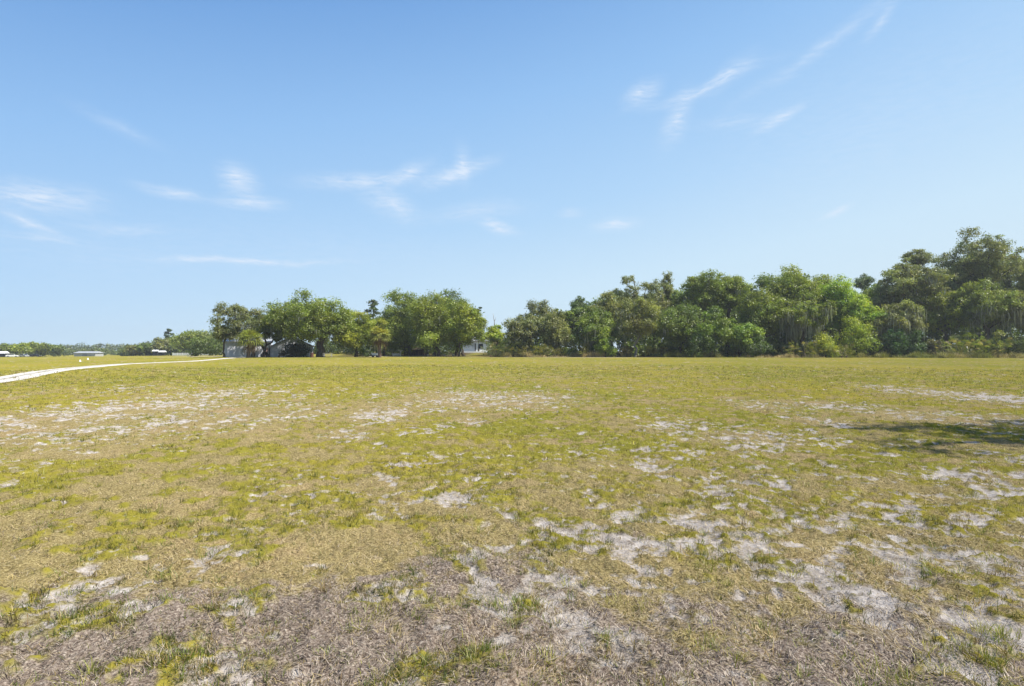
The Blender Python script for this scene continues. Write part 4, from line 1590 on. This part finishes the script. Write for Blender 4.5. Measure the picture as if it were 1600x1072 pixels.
m.add([(-.5, -.5, he - .1), (hw_ + .5, -.5, he - .1), (hw_ + .5, ym, he + 1.9), (-.5, ym, he + 1.9), (-.5, 8.5, he - .1), (hw_ + .5, 8.5, he - .1),
       (-.5, -.5, he + .05), (hw_ + .5, -.5, he + .05), (hw_ + .5, ym, he + 2.05), (-.5, ym, he + 2.05), (-.5, 8.5, he + .05), (hw_ + .5, 8.5, he + .05)],
      [(0, 1, 2, 3), (3, 2, 5, 4), (6, 9, 8, 7), (9, 10, 11, 8), (0, 6, 7, 1), (4, 5, 11, 10), (1, 7, 8, 2), (2, 8, 11, 5), (0, 3, 9, 6), (3, 4, 10, 9)])
m.build('roof', plain('grey_roof', (.30, .30, .31), .8, .15, 3), wh)
m = MB()
m.box(hx(741.8), hx(743.6), -.03, -.003, .44, 2.6)
dr = m.build('door', M_DARK, wh)
m = MB()
m.lathe([(.04, 0), (.05, .03), (.04, .06)], 8, (hx(743.2), -.06, 1.5))
m.build('handle', M_GREY, dr)
wa, wb = hx(748), hx(754.5)
za, zb = zat(544.3, 160) - z0, zat(537.8, 160) - z0
m = MB()
m.box(wa - .08, wb + .08, -.05, -.003, za - .08, za)
m.box(wa - .08, wb + .08, -.05, -.003, zb, zb + .08)
m.box(wa - .08, wa, -.05, -.003, za + .002, zb - .002)
m.box(wb, wb + .08, -.05, -.003, za + .002, zb - .002)
m.box((wa + wb) / 2 - .03, (wa + wb) / 2 + .03, -.045, -.003, za + .002, zb - .002)
wf = m.build('window', M_DARK, wh)
m = MB()
m.box(wa + .002, (wa + wb) / 2 - .032, -.03, -.003, za + .002, zb - .002)
m.box((wa + wb) / 2 + .032, wb - .002, -.03, -.003, za + .002, zb - .002)
m.build('pane', M_GLASS, wf)['kind'] = 'stuff'

# low brown shed in the shade under the central oaks
x0, d0, z0 = at(631, 127)
sh = thing('shed', 'low weathered brown shed in the shade under the central oaks', 'shed', (x0, d0, z0))
sw_ = 29 / F * 127
hh = zat(547, 127) - z0
hr = zat(542.5, 127) - z0
m = MB()
m.box(0, sw_, 0, 3.4, -.2, hh)
m.build('wall', M_BROWNW, sh)
m = MB()
m.add([(-.3, -.4, hh), (sw_ + .3, -.4, hh), (sw_ + .3, 3.8, hr), (-.3, 3.8, hr), (-.3, -.4, hh + .09), (sw_ + .3, -.4, hh + .09), (sw_ + .3, 3.8, hr + .09), (-.3, 3.8, hr + .09)],
      [(0, 3, 2, 1), (4, 5, 6, 7), (0, 1, 5, 4), (1, 2, 6, 5), (2, 3, 7, 6), (3, 0, 4, 7)])
m.build('roof', plain('brown_roof', (.07, .052, .03), .85, .3, 4), sh)
m = MB()
m.box(sw_ * .55, sw_ * .75, -.05, -.003, .05, hh - .12)
m.build('door', M_DARK, sh)

# white-roofed long shed on the far meadow
x0, d0, z0 = at(115.6, 250)
lw = 33.5 / F * 250
z0 = z0 - .1
ls = thing('long_shed', 'long low white shed standing alone far across the left meadow', 'shed', (x0, d0, z0))
hh = zat(551.6, 250) - z0
hr = zat(549, 250) - z0
m = MB()
m.box(0, lw, 0, 5, -.5, hh)
m.build('wall', plain('dull_white_wall', (.42, .42, .40), .7, .08, 1), ls)
m = MB()
m.add([(-.3, -.3, hh), (lw + .3, -.3, hh), (lw - .1, 2.5, hr), (.3, 2.5, hr), (-.3, 5.3, hh), (lw + .3, 5.3, hh)],
      [(0, 1, 2, 3), (3, 2, 5, 4), (0, 3, 4), (1, 5, 2), (0, 4, 5, 1)])
m.build('roof', M_ROOFM, ls)
m = MB()
m.box(lw * .40, lw * .62, -.04, -.003, 0, hh - .25)
m.build('door', M_GREY, ls)


def small_building(label, pa, pb, ptop, peave, d, base, cat='shed', nm='roofed_shed'):
    x0 = (pa - 800) / F * d
    z0 = Hs(x0, d)
    w = (pb - pa) / F * d
    he, hr = zat(peave, d) - z0, zat(ptop, d) - z0
    t = thing(nm, label, cat, (x0, d, z0))
    m = MB()
    m.box(0, w, 0, w * .6, -.3, he)
    m.build('wall', base, t)
    m = MB()
    m.add([(-.3, -.4, he), (w + .3, -.4, he), (w + .3, w * .3, hr), (-.3, w * .3, hr), (-.3, w * .6 + .4, he), (w + .3, w * .6 + .4, he)],
          [(0, 1, 2, 3), (3, 2, 5, 4), (0, 3, 4), (1, 5, 2), (0, 4, 5, 1)])
    m.build('roof', M_WHITE, t)
    m = MB()
    m.box(w * .4, w * .6, -.04, -.003, .02, he * .85)
    m.build('door', M_DARK, t)


small_building('small building with white roof at the left edge, beside the parked cars', -3, 8, 549.0, 552.2, 262, M_DARK)
small_building('white-roofed hut among the far trees, left one of two', 239, 245.5, 546.6, 548.8, 258, M_DARK)
small_building('white-roofed hut among the far trees, right one nearer the round oak', 249, 256.5, 548.0, 550.2, 255, M_DARK)

# white fence behind the round oak
fe = None
fx0, fx1, fd = (270 - 800) / F * 246, (337 - 800) / F * 246, 246
fz = Hs(fx0, fd)
fe = thing('board_fence', 'long low white board fence behind the round oak far left', 'fence', (fx0, fd, fz))
top_ = zat(551.4, fd) - fz
n_ = 9
L_ = fx1 - fx0
for i in range(n_ + 1):
    m = MB()
    zz = Hs(fx0 + L_ * i / n_, fd) - fz
    m.box(L_ * i / n_ - .07, L_ * i / n_ + .07, -.07, .07, zz - .3, top_ + .06)
    m.build('post', M_WHITE, fe)
for i in range(n_):
    m = MB()
    a0, a1 = L_ * i / n_ + .075, L_ * (i + 1) / n_ - .075
    for k in range(4):
        z_ = top_ * (.06 + .235 * k)
        m.box(a0, a1, -.02, .02, z_, z_ + top_ * .19)
    m.build('board_panel', M_WHITE, fe)['kind'] = 'stuff'


def car(label, px, d, rz, paint, py=None):
    x, y, z = at(px, d)
    t = thing('parked_car', label, 'car', (x, y, z), rz, 'cars parked at the far left')
    m = MB()
    m.prism([(-2.2, .35), (2.2, .35), (2.25, .75), (1.3, .95), (.7, 1.42), (-1.3, 1.46), (-2.0, 1.0), (-2.25, .8)], -.85, .85)
    m.build('body', paint, t)
    m = MB()
    m.prism([(1.12, .98), (.66, 1.36), (-1.25, 1.39), (-1.8, 1.0)], -.87, -.855)
    m.prism([(1.12, .98), (.66, 1.36), (-1.25, 1.39), (-1.8, 1.0)], .855, .87)
    m.build('side_window', M_GLASS, t)['kind'] = 'stuff'
    m = MB()
    m.add([(1.32, -.7, .99), (1.32, .7, .99), (.76, .62, 1.40), (.76, -.62, 1.40)], [(0, 1, 2, 3)])
    m.build('windscreen', M_GLASS, t)
    for wx in (-1.4, 1.4):
        for wy in (-.8, .8):
            m = MB()
            m.tube([(wx, wy - .1, .33), (wx, wy + .1, .33)], .33, 14)
            w = m.build('wheel', M_TYRE, t)
            m = MB()
            m.tube([(wx, wy - .115, .33), (wx, wy + .115, .33)], .17, 10)
            m.build('rim', M_GREY, w)
    for wy in (-.6, .6):
        m = MB()
        m.box(2.2, 2.27, wy - .15, wy + .15, .62, .76)
        m.build('headlight', M_WHITE, t)
    return t


car('white parked car at the far left, beside the white-roofed building', 19.5, 262, .5, M_WHITE)
car('silver-white parked car, right one of the pair far left', 38, 262, -.35, plain('silver_paint', (.45, .46, .47), .3, .05, 2, metal=.3))
car('dark parked vehicle under the widest round tree far left', 55, 268, .2, plain('dark_paint', (.02, .022, .025), .3, .1, 2))

# two small white marker cones on the meadow
for (px, py, lb) in ((125.5, 565.2, 'nearer and left white marker standing on the meadow grass'), (137.5, 562.0, 'farther and right white marker standing on the meadow grass')):
    x, d = gp(px, py)
    t = thing('field_marker', lb, 'marker', (x, d, Hs(x, d)), 0, 'white markers on the meadow')
    m = MB()
    m.lathe([(.11, 0), (.11, .02), (.10, .03), (.09, .15), (.07, .22), (.02, .25)], 14)
    m.build('dome', M_WHITE, t, True)
    m = MB()
    m.lathe([(.13, -.02), (.14, .0), (.125, .02)], 14)
    m.build('base_ring', M_CONC, t)

# tipped wheelbarrow leaning by the dark bush
x, y, z = at(441, 103)
t = thing('wheelbarrow', 'dark wheelbarrow with pale handles leaning by the dark bush', 'wheelbarrow', (x, y, z), .3)
m = MB()
v = [(-.45, -.35, .30), (.45, -.35, .30), (.45, .35, .30), (-.45, .35, .30), (-.7, -.5, .85), (.75, -.5, .85), (.75, .5, .85), (-.7, .5, .85)]
m.add(v, [(3, 2, 1, 0), (0, 1, 5, 4), (1, 2, 6, 5), (2, 3, 7, 6), (3, 0, 4, 7)])
m.build('tub', M_TYRE, t)
m = MB()
m.tube([(-.55, -.045, .22), (-.55, .045, .22)], .22, 14)
m.build('wheel', M_TYRE, t)
for sy in (-.3, .3):
    m = MB()
    m.tube([(-.6, sy * .3, .22), (.3, sy, .34), (1.35, sy * 1.3, .62)], .035, 6)
    m.build('handle', M_CONC, t)
    m = MB()
    m.tube([(.35, sy, .33), (.45, sy, 0)], .025, 6)
    m.build('leg', M_GREY, t)

# rusty oil drum and garden table beside the spreading oak
x, y, z = at(487.5, 103)
t = thing('oil_drum', 'rusty reddish drum at the right foot of the dark bush', 'drum', (x, y, z))
m = MB()
m.lathe([(.29, 0), (.30, .02), (.29, .28), (.305, .30), (.29, .32), (.29, .58), (.305, .60), (.29, .62), (.29, .86), (.305, .88), (.27, .87)], 16)
m.build('barrel', M_RUST, t)
m = MB()
m.lathe([(.26, .871), (.26, .885), (.05, .89)], 14)
m.build('lid', M_CONC, t)
x, y, z = at(512.5, 104)
t = thing('picnic_table', 'pale picnic table just right of the spreading oak trunk', 'table', (x, y, z), .15)
m = MB()
for i in range(5):
    m.box(-.9, .9, -.38 + i * .155, -.25 + i * .155, .72, .76)
m.build('tabletop', M_CONC, t)['kind'] = 'stuff'
for sy in (-1, 1):
    m = MB()
    m.box(-.9, .9, sy * .72 - .13, sy * .72 + .13, .42, .46)
    m.build('bench', M_CONC, t)
for sx in (-.62, .62):
    for sy in (-1, 1):
        m = MB()
        m.tube([(sx, sy * .2, .715), (sx, sy * .62, 0)], .05, 4)
        m.build('leg', M_CONC, t)
    m = MB()
    m.box(sx - .03, sx + .03, -.80, .80, .36, .415)
    m.build('crossbar', M_CONC, t)

# small white cart by the right palm
x, y, z = at(586, 106)
t = thing('garden_cart', 'small white garden cart with dark wheels at the foot of the right palm', 'cart', (x, y, z), .1)
m = MB()
m.add([(-.5, -.4, .34), (.5, -.4, .34), (.5, .4, .34), (-.5, .4, .34), (-.62, -.48, .78), (.62, -.48, .78), (.62, .48, .78), (-.62, .48, .78)],
      [(3, 2, 1, 0), (0, 1, 5, 4), (1, 2, 6, 5), (2, 3, 7, 6), (3, 0, 4, 7)])
m.build('box', M_WHITE, t)
for sx in (-.38, .38):
    for sy in (-.44, .44):
        m = MB()
        m.tube([(sx, sy - .04, .2), (sx, sy + .04, .2)], .2, 14)
        m.build('wheel', M_TYRE, t)
m = MB()
m.tube([(-.5, 0, .34), (-1.05, 0, .5), (-1.2, 0, .9)], .025, 6)
m.build('handle', M_GREY, t)

# birdbath and trough left of the brown shed
x, y, z = at(626, 119)
t = thing('birdbath', 'pale pedestal birdbath standing left of the brown shed', 'birdbath', (x, y, z))
m = MB()
m.lathe([(.28, -.02), (.28, .06), (.16, .12), (.11, .3), (.10, .8), (.16, 1.0), (.14, 1.05)], 14)
m.build('pedestal', M_CONC, t, True)
m = MB()
m.lathe([(.14, 1.055), (.45, 1.16), (.54, 1.28), (.50, 1.29), (.40, 1.20), (.05, 1.17)], 18)
m.build('basin', M_CONC, t, True)
x, y, z = at(618.5, 121)
t = thing('water_trough', 'long pale water trough left of the birdbath', 'trough', (x, y, z))
m = MB()
o_ = [(-.75, -.25), (.75, -.25), (.75, .25), (-.75, .25)]
i_ = [(-.69, -.19), (.69, -.19), (.69, .19), (-.69, .19)]
v = [(a, b_, .12) for a, b_ in o_] + [(a * 1.05, b_ * 1.1, .58) for a, b_ in o_] + [(a * 1.05, b_ * 1.1, .58) for a, b_ in i_] + [(a, b_, .18) for a, b_ in i_]
fs = [(3, 2, 1, 0), (12, 13, 14, 15)]
for i in range(4):
    k = (i + 1) % 4
    fs += [(i, k, k + 4, i + 4), (i + 4, k + 4, k + 8, i + 8), (i + 8, k + 8, k + 12, i + 12)]
m.add(v, fs)
m.build('basin', M_CONC, t)
for sx in (-.5, .5):
    m = MB()
    m.box(sx - .06, sx + .06, -.2, .2, -.05, .118)
    m.build('foot', M_CONC, t)

# pale pots in the shade of the central oaks
for (px, d, s_, lb) in ((669, 116.5, 1.0, 'largest pale flowerpot, left of the others under the central oaks'), (677.5, 116.5, .75, 'pale flowerpot second from the left under the central oaks'),
                       (695, 116.2, .8, 'pale flowerpot alone under the peaked oak'), (708, 115.8, 1.0, 'wide pale pot right-hand under the peaked oak')):
    x, y, z = at(px, d)
    t = thing('flowerpot', lb, 'flowerpot', (x, y, z), 0, 'pale pots under the central oaks')
    m = MB()
    m.lathe([(.17 * s_, -.02), (.24 * s_, .36 * s_), (.30 * s_, .37 * s_), (.30 * s_, .46 * s_), (.25 * s_, .46 * s_), (.23 * s_, .38 * s_)], 14)
    m.build('pot', M_CONC, t, True)
    m = MB()
    for i in range(7):
        a = i * .9
        m.tube([(0, 0, .36 * s_), (.12 * cos(a), .12 * sin(a), .55 * s_), (.28 * cos(a), .28 * sin(a), .62 * s_)], [.012, .03, .004], 4)
    m.build('plant', M_GREEN, t)['kind'] = 'stuff'


# ------------------------------------------------------------------ the air
hz = MB()
hz.box(-700, 420, -60, 760, -4, 34)
hzo = hz.build('haze', None)
hzo['kind'] = 'stuff'
hm, hn, ho = newmat('haze')
hv = hn.nodes.new('ShaderNodeVolumePrincipled')
hv.inputs['Color'].default_value = (.93, .96, 1, 1)
hv.inputs['Density'].default_value = 0.00032
hv.inputs['Anisotropy'].default_value = 0.2
hn.links.new(hv.outputs[0], ho.inputs['Volume'])
hzo.data.materials.append(hm)
